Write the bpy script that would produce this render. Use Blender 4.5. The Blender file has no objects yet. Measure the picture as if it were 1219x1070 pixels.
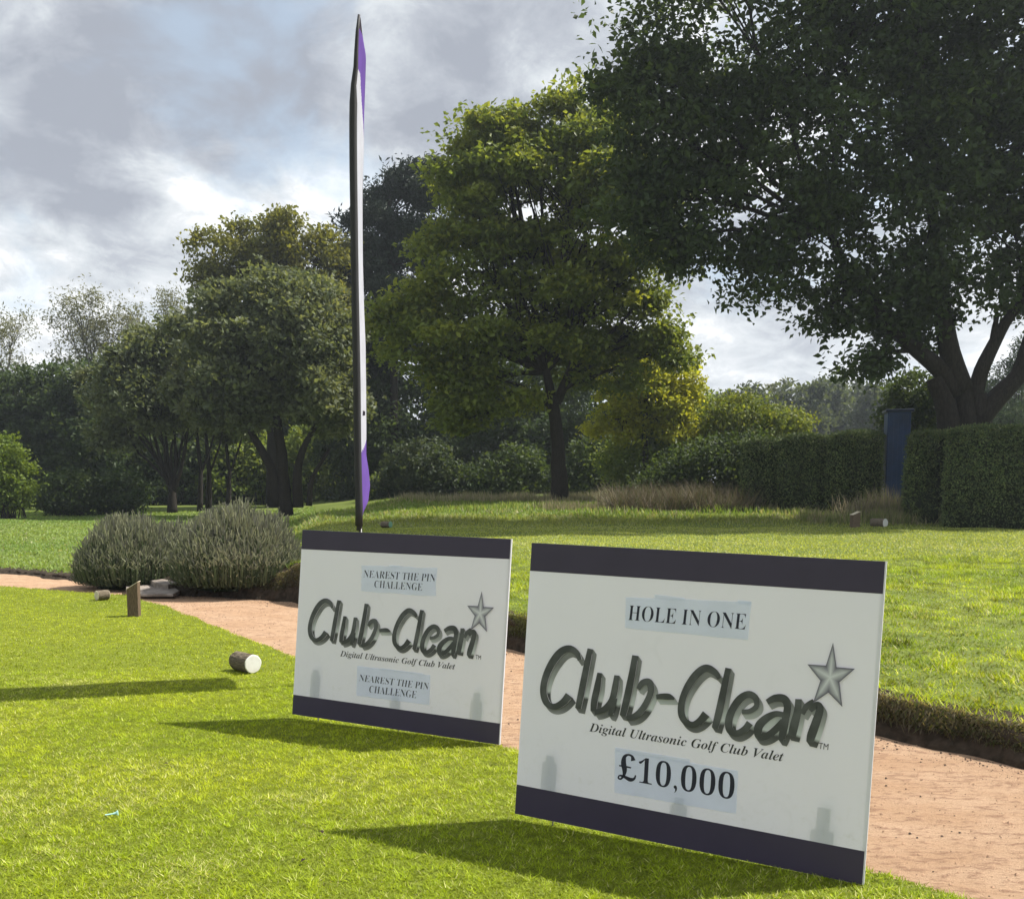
import bpy, math, random
import numpy as np
from mathutils import Vector, Matrix

sc = bpy.context.scene
COL = sc.collection
# ------------------------------------------------------------------ camera
F, CX, HZ, PIT, EYE = 1174.0, 609.5, 575.0, -0.1, 1.55
CP, SP = math.cos(PIT), math.sin(PIT)
CY = HZ - F * math.tan(PIT)
cam = bpy.data.cameras.new('camera'); cam.sensor_width = 36; cam.lens = 36 * F / 1219
cam.shift_y = (CY - 535) / 1219.0; cam.clip_start = 0.05; cam.clip_end = 3000
camo = bpy.data.objects.new('camera', cam); COL.objects.link(camo)
camo.location = (0, 0, EYE); camo.rotation_euler = (math.pi / 2 + PIT, 0, 0)
sc.camera = camo
# ------------------------------------------------------------------ view, sun, sky
sc.view_settings.view_transform = 'Standard'; sc.view_settings.look = 'None'
sc.view_settings.exposure = 1.15; sc.view_settings.gamma = 1; sc.view_settings.use_curve_mapping = False
sc.cycles.max_bounces = 7; sc.cycles.transparent_max_bounces = 8; sc.cycles.diffuse_bounces = 4
SUN_EL = math.radians(52.8); SUN_DIR = Vector((0.963, 0.27, 0)).normalized() * math.cos(SUN_EL) + Vector((0, 0, math.sin(SUN_EL)))
sl = bpy.data.lights.new('sun', 'SUN'); sl.energy = 4.0; sl.angle = math.radians(0.6); sl.color = (1, 0.95, 0.86)
so = bpy.data.objects.new('sun', sl); COL.objects.link(so)
so.rotation_euler = SUN_DIR.to_track_quat('Z', 'Y').to_euler(); so.location = (20, 6, 30)

class NT:
    """tiny node helper"""
    def __init__(s, tree): s.t = tree; s.n = tree.nodes; s.l = tree.links
    def new(s, typ, **kw):
        nd = s.n.new(typ)
        for k, v in kw.items():
            if k.startswith('i_'): nd.inputs[k[2:].replace('_', ' ')].default_value = v
            else: setattr(nd, k, v)
        return nd
    def set(s, sock, v):
        if isinstance(v, bpy.types.NodeSocket): s.l.new(v, sock)
        else: sock.default_value = v
    def math(s, op, a, b=0.0, c=None, clamp=False):
        m = s.n.new('ShaderNodeMath'); m.operation = op; m.use_clamp = clamp
        s.set(m.inputs[0], a); s.set(m.inputs[1], b)
        if c is not None: s.set(m.inputs[2], c)
        return m.outputs[0]
    def mix(s, f, a, b, mode='MIX'):
        m = s.n.new('ShaderNodeMix'); m.data_type = 'RGBA'; m.blend_type = mode
        s.set(m.inputs[0], f); s.set(m.inputs[6], a); s.set(m.inputs[7], b)
        return m.outputs[2]
    def noise(s, vec, scale, detail=4, rough=0.5, dist=0.0, col=False):
        m = s.n.new('ShaderNodeTexNoise'); m.inputs['Scale'].default_value = scale
        m.inputs['Detail'].default_value = detail; m.inputs['Roughness'].default_value = rough
        m.inputs['Distortion'].default_value = dist
        if vec is not None: s.l.new(vec, m.inputs['Vector'])
        return m.outputs['Color' if col else 'Fac']
    def ramp(s, f, stops):
        m = s.n.new('ShaderNodeValToRGB'); s.set(m.inputs[0], f); e = m.color_ramp.elements
        while len(e) < len(stops): e.new(0.5)
        for k, (p, c) in zip(e, stops):
            k.position = p; k.color = (*c, 1) if len(c) == 3 else c
        return m.outputs[0]
    def smooth(s, x, lo, hi):
        m = s.n.new('ShaderNodeMapRange'); m.interpolation_type = 'SMOOTHSTEP'
        s.set(m.inputs[0], x); m.inputs[1].default_value = lo; m.inputs[2].default_value = hi
        return m.outputs[0]

w = bpy.data.worlds.new('World'); sc.world = w; w.use_nodes = True
N = NT(w.node_tree); N.n.clear()
sky = N.new('ShaderNodeTexSky', sky_type='NISHITA', sun_disc=False, sun_elevation=SUN_EL,
            sun_rotation=math.atan2(SUN_DIR.x, SUN_DIR.y), air_density=1.0, dust_density=2.5, ozone_density=1.0)
tc = N.new('ShaderNodeTexCoord')
sep = N.new('ShaderNodeSeparateXYZ'); N.l.new(tc.outputs['Generated'], sep.inputs[0])
zz = N.math('ADD', N.math('MAXIMUM', sep.outputs[2], 0.0), 0.30)
cmb = N.new('ShaderNodeCombineXYZ')
N.l.new(N.math('DIVIDE', sep.outputs[0], zz), cmb.inputs[0]); N.l.new(N.math('DIVIDE', sep.outputs[1], zz), cmb.inputs[1])
mp = N.new('ShaderNodeMapping'); mp.inputs['Location'].default_value = (3.1, 1.7, 0); mp.inputs['Scale'].default_value = (1.0, 0.8, 1)
N.l.new(cmb.outputs[0], mp.inputs[0]); cv = mp.outputs[0]
cover = N.smooth(N.noise(cv, 2.3, 6, 0.6, 0.3), 0.36, 0.52)                 # cloud against blue gaps
body = N.noise(cv, 2.0, 8, 0.55, 0.2)                                     # thick dark bases against bright edges
fine = N.noise(cv, 8.0, 7, 0.65, 0.3)
def blob(dx, dy, rx, ry):                                                  # a thicker cloud bank in this direction
    d = Vector(((dx - CX) / F, 1, 0)); d = Vector((d.x, CP - (CY - dy) / F * SP, SP + (CY - dy) / F * CP)).normalized()
    a = N.math('DIVIDE', N.math('SUBTRACT', sep.outputs[0], d.x), rx / F)
    b = N.math('DIVIDE', N.math('SUBTRACT', sep.outputs[2], d.z), ry / F)
    r = N.math('SQRT', N.math('ADD', N.math('MULTIPLY', a, a), N.math('MULTIPLY', b, b)))
    return N.math('SUBTRACT', 1.0, N.smooth(r, 0.25, 1.15))
thick = N.math('ADD', N.math('MULTIPLY', body, 1.0), N.math('MULTIPLY', N.math('SUBTRACT', fine, 0.5), 0.72))
for a in ((245, 120, 210, 110, .2), (60, 240, 150, 110, .16), (610, 85, 170, 120, .30), (330, 40, 160, 60, .12)):
    thick = N.math('ADD', thick, N.math('MULTIPLY', blob(*a[:4]), a[4]))
for a in ((330, 235, 170, 60, .28), (390, 150, 70, 50, .1), (60, 300, 220, 60, .15), (860, 400, 120, 60, .12)):
    thick = N.math('SUBTRACT', thick, N.math('MULTIPLY', blob(*a[:4]), a[4] * .5))
cloud = N.ramp(N.math('SUBTRACT', thick, .02), [(0.34, (5.1, 5.2, 5.3)), (0.41, (3.95, 4.1, 4.25)), (0.49, (3.3, 3.5, 3.7)), (0.60, (2.45, 2.62, 2.9)), (0.74, (1.85, 2.0, 2.3))])
blue = N.mix(0.6, sky.outputs[0], (2.7, 3.3, 3.75, 1))
gap = N.math('MULTIPLY', N.math('SUBTRACT', 1.0, cover), 0.6)
colr = N.mix(gap, cloud, blue)
hzn = N.math('SUBTRACT', 1.0, N.smooth(sep.outputs[2], 0.0, 0.30))
colr = N.mix(N.math('MULTIPLY', hzn, 0.2), colr, (4.0, 4.15, 4.3, 1))
bg = N.new('ShaderNodeBackground'); N.l.new(colr, bg.inputs[0]); bg.inputs[1].default_value = 0.102
ow = N.new('ShaderNodeOutputWorld'); N.l.new(bg.outputs[0], ow.inputs[0])

# ------------------------------------------------------------------ helpers
def ray(px, py):
    a = (px - CX) / F; b = -(py - CY) / F
    return Vector((a, CP - b * SP, SP + b * CP))
def P(px, py, Y):                       # world point at distance Y seen at this place of the photograph
    r = ray(px, py); return Vector((r.x * Y / r.y, Y, EYE + r.z * Y / r.y))
def ss(x, a, b):
    t = np.clip((np.asarray(x, float) - a) / (b - a), 0, 1); return t * t * (3 - 2 * t)
_rg = np.random.default_rng(7); _tab = _rg.random((64, 64))
def vnoise(x, y, s=1.0):
    x = np.asarray(x, float) * s; y = np.asarray(y, float) * s
    xi = np.floor(x).astype(int); yi = np.floor(y).astype(int); fx = x - xi; fy = y - yi
    fx = fx * fx * (3 - 2 * fx); fy = fy * fy * (3 - 2 * fy)
    g = lambda i, j: _tab[i & 63, j & 63]
    return (g(xi, yi) * (1 - fx) + g(xi + 1, yi) * fx) * (1 - fy) + (g(xi, yi + 1) * (1 - fx) + g(xi + 1, yi + 1) * fx) * fy - 0.5
def tag(o, label=None, cat=None, group=None, kind=None):
    if label: o['label'] = label
    if cat: o['category'] = cat
    if group: o['group'] = group
    if kind: o['kind'] = kind
    return o
def link(name, me, mat=None, parent=None):
    o = bpy.data.objects.new(name, me); COL.objects.link(o)
    if mat: me.materials.append(mat)
    if parent: o.parent = parent
    return o
def empty(name, loc, label, cat, group=None, rz=0):
    o = bpy.data.objects.new(name, None); COL.objects.link(o); o.location = loc; o.rotation_euler = (0, 0, rz)
    o.empty_display_size = 0.2
    return tag(o, label, cat, group)
def mesh_np(name, V, faces_flat, n, col=None, smooth=False):
    """V (k,3); faces_flat int array of loops; n = loops per face"""
    me = bpy.data.meshes.new(name); V = np.asarray(V, np.float32)
    fl = np.asarray(faces_flat, np.int32).ravel(); nf = len(fl) // n
    me.vertices.add(len(V)); me.vertices.foreach_set('co', V.ravel())
    me.loops.add(len(fl)); me.loops.foreach_set('vertex_index', fl)
    me.polygons.add(nf); me.polygons.foreach_set('loop_start', np.arange(0, nf * n, n, dtype=np.int32))
    me.polygons.foreach_set('use_smooth', np.full(nf, bool(smooth)))
    me.update(calc_edges=True)
    if col is not None:
        a = me.color_attributes.new('Col', 'FLOAT_COLOR', 'POINT')
        c = np.ones((len(V), 4), np.float32); c[:, :3] = col; a.data.foreach_set('color', c.ravel())
    return me
class MB:
    """collects boxes, tubes and polygons into one mesh"""
    def __init__(s): s.v = []; s.f = []
    def add(s, vs, fs):
        k = len(s.v); s.v += [tuple(v) for v in vs]; s.f += [tuple(i + k for i in f) for f in fs]
    def box(s, x0, x1, y0, y1, z0, z1, jit=0):
        vs = [(x, y, z) for x in (x0, x1) for y in (y0, y1) for z in (z0, z1)]
        if jit: vs = [tuple(c + random.uniform(-jit, jit) for c in v) for v in vs]
        s.add(vs, [(0, 1, 3, 2), (4, 6, 7, 5), (0, 4, 5, 1), (2, 3, 7, 6), (0, 2, 6, 4), (1, 5, 7, 3)])
    def tube(s, pts, rad, n=6, cap=True, sq=1.0):
        pts = [Vector(p) for p in pts]; rings = []
        if not hasattr(rad, '__len__'): rad = [rad] * len(pts)
        k = len(s.v); up = Vector((0.31, 0.92, 0.2))
        for i, p in enumerate(pts):
            t = (pts[min(i + 1, len(pts) - 1)] - pts[max(i - 1, 0)]).normalized()
            a = t.cross(up).normalized(); b = t.cross(a)
            for j in range(n):
                an = 2 * math.pi * j / n
                s.v.append(tuple(p + (a * math.cos(an) + b * math.sin(an) * sq) * rad[i]))
        for i in range(len(pts) - 1):
            for j in range(n):
                s.f.append((k + i * n + j, k + i * n + (j + 1) % n, k + (i + 1) * n + (j + 1) % n, k + (i + 1) * n + j))
        if cap:
            s.f.append(tuple(k + j for j in range(n))[::-1]); s.f.append(tuple(k + (len(pts) - 1) * n + j for j in range(n)))
    def build(s, name, mat, parent=None, smooth=False, bevel=0):
        me = bpy.data.meshes.new(name); me.from_pydata(s.v, [], s.f); me.update()
        if smooth: me.polygons.foreach_set('use_smooth', [True] * len(me.polygons))
        o = link(name, me, mat, parent)
        if bevel:
            b = o.modifiers.new('bevel', 'BEVEL'); b.width = bevel; b.segments = 2; b.limit_method = 'ANGLE'
        return o
# ------------------------------------------------------------------ materials
def mat(name):
    m = bpy.data.materials.new(name); m.use_nodes = True; n = NT(m.node_tree); n.n.clear()
    out = n.new('ShaderNodeOutputMaterial'); return m, n, out
def simple(name, col, rough=0.6, var=0.15, scale=20, bump=0.0, spec=0.4, col2=None, stretch=None, trans=0.0):
    m, n, out = mat(name); b = n.new('ShaderNodeBsdfPrincipled')
    t = n.new('ShaderNodeTexCoord'); vec = t.outputs['Object']
    if stretch:
        mp = n.new('ShaderNodeMapping'); mp.inputs['Scale'].default_value = stretch; n.l.new(vec, mp.inputs[0]); vec = mp.outputs[0]
    f = n.noise(vec, scale, 5, 0.6)
    c2 = col2 or tuple(c * (1 - var * 2) for c in col)
    c = n.mix(n.smooth(f, 0.3, 0.7), (*col, 1), (*c2, 1)); n.l.new(c, b.inputs['Base Color'])
    b.inputs['Roughness'].default_value = rough; b.inputs['Specular IOR Level'].default_value = spec
    if bump:
        bp = n.new('ShaderNodeBump'); bp.inputs['Strength'].default_value = bump; bp.inputs['Distance'].default_value = 0.02
        n.l.new(f, bp.inputs['Height']); n.l.new(bp.outputs[0], b.inputs['Normal'])
    sh = b.outputs[0]
    if trans:
        tr = n.new('ShaderNodeBsdfTranslucent'); n.l.new(c, tr.inputs[0])
        mx = n.new('ShaderNodeMixShader'); mx.inputs[0].default_value = trans
        n.l.new(sh, mx.inputs[1]); n.l.new(tr.outputs[0], mx.inputs[2]); sh = mx.outputs[0]
    n.l.new(sh, out.inputs[0]); return m
def leafmat(name, trans=0.4, rough=0.55, spec=0.3, tint=(1.25, 1.15, 0.5)):
    m, n, out = mat(name); a = n.new('ShaderNodeAttribute', attribute_name='Col')
    b = n.new('ShaderNodeBsdfPrincipled'); n.l.new(a.outputs[0], b.inputs['Base Color'])
    b.inputs['Roughness'].default_value = rough; b.inputs['Specular IOR Level'].default_value = spec
    tr = n.new('ShaderNodeBsdfTranslucent'); n.l.new(n.mix(1.0, a.outputs[0], (*tint, 1), 'MULTIPLY'), tr.inputs[0])
    mx = n.new('ShaderNodeMixShader'); mx.inputs[0].default_value = trans
    n.l.new(b.outputs[0], mx.inputs[1]); n.l.new(tr.outputs[0], mx.inputs[2]); n.l.new(mx.outputs[0], out.inputs[0]); return m
M = {}
M['leaf'] = leafmat('leaf', .47); M['needle'] = leafmat('needle', 0.12, 0.6, 0.2, (1, 1, .7)); M['grass'] = leafmat('grass_blade', 0.45, 0.55, 0.25, (1.2, 1.15, .5))
M['herb'] = leafmat('grey_herb', 0.25, 0.7, 0.15, (1, 1, .8))
M['bark'] = simple('bark', (.032, .027, .022), .9, .3, 9, .8, .2, stretch=(3, 3, .7))
M['bark_pale'] = simple('pale_bark', (.14, .13, .115), .9, .3, 9, .5, .2, stretch=(3, 3, .7))

# ------------------------------------------------------------------ terrain
NX = [-60, -20, -7.78, -5.38, -4.34, -1.97, -.05, 1.45, 1.76, 2.6, 8, 60]; NY = [19.5, 16.6, 14.91, 13.66, 12.35, 8.81, 5.77, 3.81, 3.52, 2.7, -2.5, -40]
FX = [-60, -20, -9.05, -7.17, -5, -2.94, .02, 2.36, 2.93, 8, 60]; FY = [22, 19.4, 17.35, 16.13, 14.35, 13.22, 9.35, 6.24, 5.52, -.4, -30]
def gn(x): return np.interp(x, NX, NY) + vnoise(x, 3.3, 3.0) * .10 + vnoise(x, 9.3, 9) * .06
def gf(x): return np.interp(x, FX, FY) + vnoise(x, 5.3, 1.7) * .22 + vnoise(x, 1.3, 6) * .12
def side(x, y):                                   # 0 tee, 1 path, 2 beyond
    return np.where(y < gn(x), 0, np.where(y < gf(x), 1, 2))
def hgt(x, y):
    x = np.asarray(x, float); y = np.asarray(y, float)
    tee = np.zeros_like(x) + .006 * vnoise(x, y, 2.0)
    path = -.03 - .012 * (vnoise(x, y, 2.5) + .5 * vnoise(x, y, 8))
    s = (y - gf(x)) * np.where(x > -3, .72, .9)
    d = np.maximum(y, 0.1); ang = x / d
    wr = ss(ang, -.235, -.185)                    # 1 = raised ground to the right, 0 = low field to the left
    lip = np.interp(x, [-8, -6, -3.4, -2.6, -1, 2.5, 20], [.05, .12, .50, .56, .25, .15, .2])
    zr = np.interp(d, [5, 12, 15.3, 27], [.25, .34, .36, .36]) + np.interp(d, [27, 31, 38, 60, 90], [0, .26, .50, .54, .24]) * ss(ang, -.20, -.10)
    zr = zr + (lip - .28) * np.exp(-np.maximum(s, 0) / 1.2)
    zl = np.interp(d, [14, 20, 45, 55], [.05, .02, -.02, .12]) + (lip - .05) * np.exp(-np.maximum(s, 0) / .7)
    far = zl * (1 - wr) + zr * wr
    far = far + .05 * vnoise(x, y, .9) * ss(s, 0, 2) + .02 * vnoise(x, y, 4) * (1 - ss(d, 13, 16))
    bank = -.03 + (far + .03) * ss(s, -.02, .20)
    return np.where(y < gn(x), tee, np.where(s < 0, path, bank))
ang = np.concatenate([np.radians(np.arange(-180, -42, 3)), np.radians(np.linspace(-42, 42, 560)), np.radians(np.arange(45, 180.1, 3))])
rad = np.concatenate([[0.3, 1, 2, 2.8], np.geomspace(3.2, 20, 230), np.geomspace(20.5, 80, 60), np.geomspace(90, 1500, 14)])
A, R_ = np.meshgrid(ang, rad); X = R_ * np.sin(A); Y = R_ * np.cos(A); Z = hgt(X, Y)
Z = np.where(R_ > 300, np.minimum(Z, .6), Z)
nr, na = X.shape; V = np.stack([X, Y, Z], -1).reshape(-1, 3)
ii, jj = np.meshgrid(np.arange(nr - 1), np.arange(na - 1), indexing='ij')
Q = np.stack([ii * na + jj, ii * na + jj + 1, (ii + 1) * na + jj + 1, (ii + 1) * na + jj], -1).reshape(-1, 4)
ctr = V[Q].mean(1); cls = side(ctr[:, 0], ctr[:, 1])
sb = (ctr[:, 1] - gf(ctr[:, 0]))
soil = (cls == 2) & (sb < .24) & (ctr[:, 1] < 40)
def sub(name, mask, mt, label=None, VV=None):
    q = Q[mask]; u, inv = np.unique(q, return_inverse=True); VV = V if VV is None else VV
    o = link(name, mesh_np(name, VV[u], inv.reshape(-1), 4, smooth=True), mt); o['kind'] = 'structure'
    if label: o['label'] = label
    return o
def grassground(name, c1, c2, c3, sc_=1.0):
    m, n, out = mat(name); t = n.new('ShaderNodeTexCoord'); v = t.outputs['Object']; b = n.new('ShaderNodeBsdfPrincipled')
    a = n.noise(v, .35 * sc_, 3, .5); f = n.noise(v, 9, 6, .7); g = n.noise(v, 60, 4, .7)
    c = n.mix(n.smooth(a, .35, .65), (*c1, 1), (*c2, 1)); c = n.mix(n.smooth(n.math('ADD', n.math('MULTIPLY', f, .5), n.math('MULTIPLY', g, .5)), .42, .66), c, (*c3, 1))
    n.l.new(c, b.inputs['Base Color']); b.inputs['Roughness'].default_value = .85; b.inputs['Specular IOR Level'].default_value = .1
    bp = n.new('ShaderNodeBump'); bp.inputs['Strength'].default_value = .6; bp.inputs['Distance'].default_value = .03
    n.l.new(f, bp.inputs['Height']); n.l.new(bp.outputs[0], b.inputs['Normal']); n.l.new(b.outputs[0], out.inputs[0]); return m
M['tee'] = grassground('tee_turf', (.13, .165, .016), (.16, .19, .018), (.08, .10, .014))
M['field'] = grassground('field_turf', (.105, .14, .028), (.14, .17, .038), (.06, .085, .018))
def sandmat():
    m, n, out = mat('red_grit'); t = n.new('ShaderNodeTexCoord'); v = t.outputs['Object']; b = n.new('ShaderNodeBsdfPrincipled')
    mp = n.new('ShaderNodeMapping'); mp.inputs['Rotation'].default_value = (0, 0, .2); mp.inputs['Scale'].default_value = (1, 2.2, 1); n.l.new(v, mp.inputs[0])
    big = n.noise(mp.outputs[0], 1.6, 5, .6); med = n.noise(mp.outputs[0], 11, 6, .7); fi = n.noise(v, 120, 4, .8)
    c = n.mix(n.smooth(big, .3, .7), (.47, .30, .185, 1), (.55, .375, .25, 1))
    c = n.mix(n.math('MULTIPLY', n.smooth(med, .50, .64), .85), c, (.31, .185, .12, 1)); c = n.mix(n.math('MULTIPLY', n.smooth(fi, .5, .8), .45), c, (.62, .45, .34, 1))
    c = n.mix(n.math('MULTIPLY', n.smooth(fi, .5, .2), .5), c, (.26, .14, .09, 1))
    n.l.new(c, b.inputs['Base Color']); b.inputs['Roughness'].default_value = .95; b.inputs['Specular IOR Level'].default_value = .1
    h = n.math('ADD', n.math('MULTIPLY', med, .8), n.math('MULTIPLY', fi, .35))
    bp = n.new('ShaderNodeBump'); bp.inputs['Strength'].default_value = .9; bp.inputs['Distance'].default_value = .06
    n.l.new(h, bp.inputs['Height']); n.l.new(bp.outputs[0], b.inputs['Normal']); n.l.new(b.outputs[0], out.inputs[0]); return m
M['sand'] = sandmat()
M['soil'] = simple('dark_soil', (.058, .044, .032), .95, .3, 14, 1.0, .1, col2=(.022, .017, .012))
VP = V.copy(); VP[:, 2] = np.where(V[:, 1] > gn(V[:, 0]), -.03 - .012 * (vnoise(V[:, 0], V[:, 1], 2.5) + .5 * vnoise(V[:, 0], V[:, 1], 8)), -.03)
VP[:, 2] = np.where((V[:, 1] < gn(V[:, 0]) + .02) & (V[:, 1] < 60), -.035, VP[:, 2])
sub('tee_ground', ctr[:, 1] < gn(ctr[:, 0]) - .02, M['tee']); sub('gravel_path', (ctr[:, 1] > gn(ctr[:, 0]) - .10) & (ctr[:, 1] < gf(ctr[:, 0]) + .40), M['sand'], VV=VP)
sub('field_ground', (cls == 2) & (sb > .26), M['field'])
# the cut earth face between path and field, as its own strip
bx_ = np.concatenate([np.linspace(-20, -9, 150), np.linspace(-9, 6, 1500), np.linspace(6.05, 14, 120)]); tt_ = np.linspace(0, 1, 16)
BX, TT = np.meshgrid(bx_, tt_, indexing='ij'); sft = -.20 + .42 * TT ** 1.5 + .28 * np.clip((TT - .8) / .2, 0, 1)
gfx = np.interp(BX, FX, FY) + vnoise(BX, 5.3 + 0 * BX, 1.7) * .22 + vnoise(BX, 1.3 + 0 * BX, 6) * .12
top_ = hgt(BX, gfx + .5); prof_ = np.clip(TT / .8, 0, 1)
zz_ = -.07 + (top_ + .075) * prof_ ** 1.25 - .01 * (TT > .99)
rg_ = .05 * vnoise(BX * 5, TT * 5, 1.7) + .03 * vnoise(BX * 17, TT * 14, 1.1) + .015 * vnoise(BX * 40, TT * 37, 1)
BY = gfx + sft + rg_ * (1 - np.clip((TT - .75) / .1, 0, 1)) - .05 * np.exp(-((TT - .72) / .1) ** 2)
zz_ = np.where(TT > .8, hgt(BX, np.maximum(BY, gfx + .25)) + .006, zz_)
VB = np.stack([BX, BY, zz_ + rg_ * .3 * (1 - prof_)], -1).reshape(-1, 3); i_, j_ = np.meshgrid(np.arange(len(bx_) - 1), np.arange(15), indexing='ij')
o = link('soil_bank', mesh_np('soil_bank', VB, np.stack([i_ * 16 + j_, (i_ + 1) * 16 + j_, (i_ + 1) * 16 + j_ + 1, i_ * 16 + j_ + 1], -1).reshape(-1), 4, smooth=True), M['soil']); o['kind'] = 'structure'

# ------------------------------------------------------------------ grass blades
rng = np.random.default_rng(11)
def blades(name, x, y, h, wd, cols, lean, label, mt=None, z=None, cat='grass', kind='stuff'):
    n = len(x); z = hgt(x, y) if z is None else z
    a = rng.random(n) * 2 * np.pi; l = lean * (.3 + rng.random(n)); b = a + np.pi / 2 + rng.normal(0, .5, n)
    wdt = wd * (.6 + .8 * rng.random(n)) * .5
    base = np.stack([x, y, z - .004], 1); dirw = np.stack([np.cos(b) * wdt, np.sin(b) * wdt, 0 * x], 1)
    tip = base + np.stack([np.cos(a) * l * h, np.sin(a) * l * h, h], 1)
    V = np.stack([base - dirw, base + dirw, tip], 1).reshape(-1, 3)
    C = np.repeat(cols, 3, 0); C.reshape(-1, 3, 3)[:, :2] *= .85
    o = link(name, mesh_np(name, V, np.arange(3 * n), 3, C), mt or M['grass'])
    return tag(o, label, cat, kind=kind)
def scatter(n, d0, d1, keep, power=1.0):           # points in the camera's wedge, even in screen rows or area
    u = rng.random(n); d = (d0 ** power + u * (d1 ** power - d0 ** power)) ** (1 / power)
    t = rng.uniform(-.60, .60, n); x = t * d; m = keep(x, d); return x[m], d[m]
WORN = [(-2.45, 4.9, .8), (-1.2, 3.75, .3), (-.75, 5.1, .18), (-1.05, 4.75, .15), (-2.1, 4.0, .25), (-3.4, 7.6, .5), (1.05, 3.35, .3)]
def gcol(x, y, c1, c2, c3, n1=.8, seed=0, p3=.12):
    f = ss(vnoise(x + seed, y, n1) + .5 * vnoise(x, y + seed, n1 * 3.1) + rng.normal(0, .16, len(x)), -.35, .35)[:, None]
    c = np.array(c1) * (1 - f) + np.array(c2) * f
    c *= (.72 + .5 * rng.random(len(x)))[:, None]
    worn = sum(np.exp(-(((x - a_) / r_) ** 2 + ((y - b_) / (r_ * .8)) ** 2)) for a_, b_, r_ in WORN)
    dry = rng.random(len(x)) < p3 * (.5 + 1.6 * ss(vnoise(x + 7, y - 3, .6), -.1, .4)) + .45 * np.clip(worn, 0, 1) * ss(vnoise(x, y, 3.2), -.4, .3); c[dry] = np.array(c3) * (.7 + .5 * rng.random(dry.sum()))[:, None]
    return c
tee = lambda x, y: (y < gn(x) + .03 + .12 * vnoise(x, y, 11) + .05 * vnoise(x, y, 31))
x, y = scatter(520000, 3.1, 8.0, tee, 1.3)
tuft = vnoise(x, y, 26) + .9 * vnoise(x + 3, y, 70)
blades('tee_grass', x, y, .009 + .009 * rng.random(len(x)) + .010 * ss(tuft, -.1, .6), .0056, gcol(x, y, (.27, .345, .016), (.39, .44, .020), (.55, .54, .22), p3=.09) * (1 + .75 * tuft)[:, None].clip(.5, 1.6), 1.5,
       'short bright mown grass of the tee around the two sign boards')
x, y = scatter(190000, 8.0, 15.5, tee, 1.3)
blades('tee_grass', x, y, .014 + .008 * rng.random(len(x)), .010, gcol(x, y, (.28, .345, .018), (.38, .43, .022), (.50, .49, .18), p3=.07) * (1 + .9 * vnoise(x, y, 19))[:, None], 1.0,
       'short mown grass on the far end of the tee by the marker post')
bk = lambda x, y: (y > gf(x) + .12) & (x > -.23 * y)
x, y = scatter(230000, 5.2, 15.5, bk, 1.4)
cl = ss(vnoise(x, y, 2.3) + .6 * vnoise(x, y, 6.1), -.2, .5)
blades('bank_grass', x, y, (.022 + .04 * cl) * (.5 + .8 * rng.random(len(x))), .012, gcol(x, y, (.22, .30, .022), (.35, .41, .03), (.46, .45, .2), 1.4, 5, .09) * (1 + 1.1 * vnoise(x, y, 7) + .5 * vnoise(x, y, 17)).clip(.35, 1.7)[:, None], 1.1,
       'tufty uncut grass sloping up beyond the red gravel path')
# long fringe and pale dead stems hanging over the soil lip
x = rng.uniform(-3.4, 5.2, 60000); s_ = rng.random(60000) ** .9 * .30; y = gf(x) + .02 + s_
zf = hgt(x, y); hh = .05 + .09 * rng.random(len(x))
tq = .42 + .40 * rng.random(len(x)) ** .7; xf = x; x = x.copy(); y = gf(x) - .20 + .42 * tq ** 1.5 - .012; zf = -.07 + (hgt(x, gf(x) + .5) + .075) * (tq / .8).clip(0, 1) ** 1.25 + .02
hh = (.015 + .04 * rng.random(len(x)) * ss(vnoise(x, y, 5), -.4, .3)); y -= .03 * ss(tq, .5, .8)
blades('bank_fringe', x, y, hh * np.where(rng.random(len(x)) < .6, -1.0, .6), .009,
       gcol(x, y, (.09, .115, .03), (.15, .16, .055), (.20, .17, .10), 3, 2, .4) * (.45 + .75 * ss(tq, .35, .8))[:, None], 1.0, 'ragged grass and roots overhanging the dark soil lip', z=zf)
fl = lambda x, y: (y > gf(x) + .12) & (x > -.23 * y)
x, y = scatter(120000, 15.3, 30, fl, 1.1)
rough = ss(y, 26.5, 28.5)
blades('far_tee_grass', x, y, .03 + .10 * rough * rng.random(len(x)), .03, gcol(x, y, (.34, .39, .08), (.42, .46, .12), (.50, .50, .28), .4, 3, .12) * (1 - .35 * rough[:, None]), .9,
       'pale mown grass on top of the raised ground before the hedge')
x, y = scatter(50000, 29, 41, lambda x, y: (x > -.25 * y), 1)
blades('rough_grass', x, y, (.07 + .13 * rng.random(len(x))) * (.6 + .9 * ss(vnoise(x, y, .8), -.1, .4)), .05, gcol(x, y, (.17, .25, .05), (.25, .32, .075), (.38, .36, .2), .6, 3, .2), .7,
       'longer rough grass on the rise below the lone tree')
lf = lambda x, y: (y > gf(x) + .05) & (x < -.20 * y)
x, y = scatter(200000, 13, 53, lf, .9)
blades('field_grass', x, y, .035 + .02 * rng.random(len(x)), .0022 * y, gcol(x, y, (.20, .30, .075), (.26, .35, .10), (.38, .38, .2), .25, 9, .06), .9,
       'mown grass of the low fairway to the left')
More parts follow.
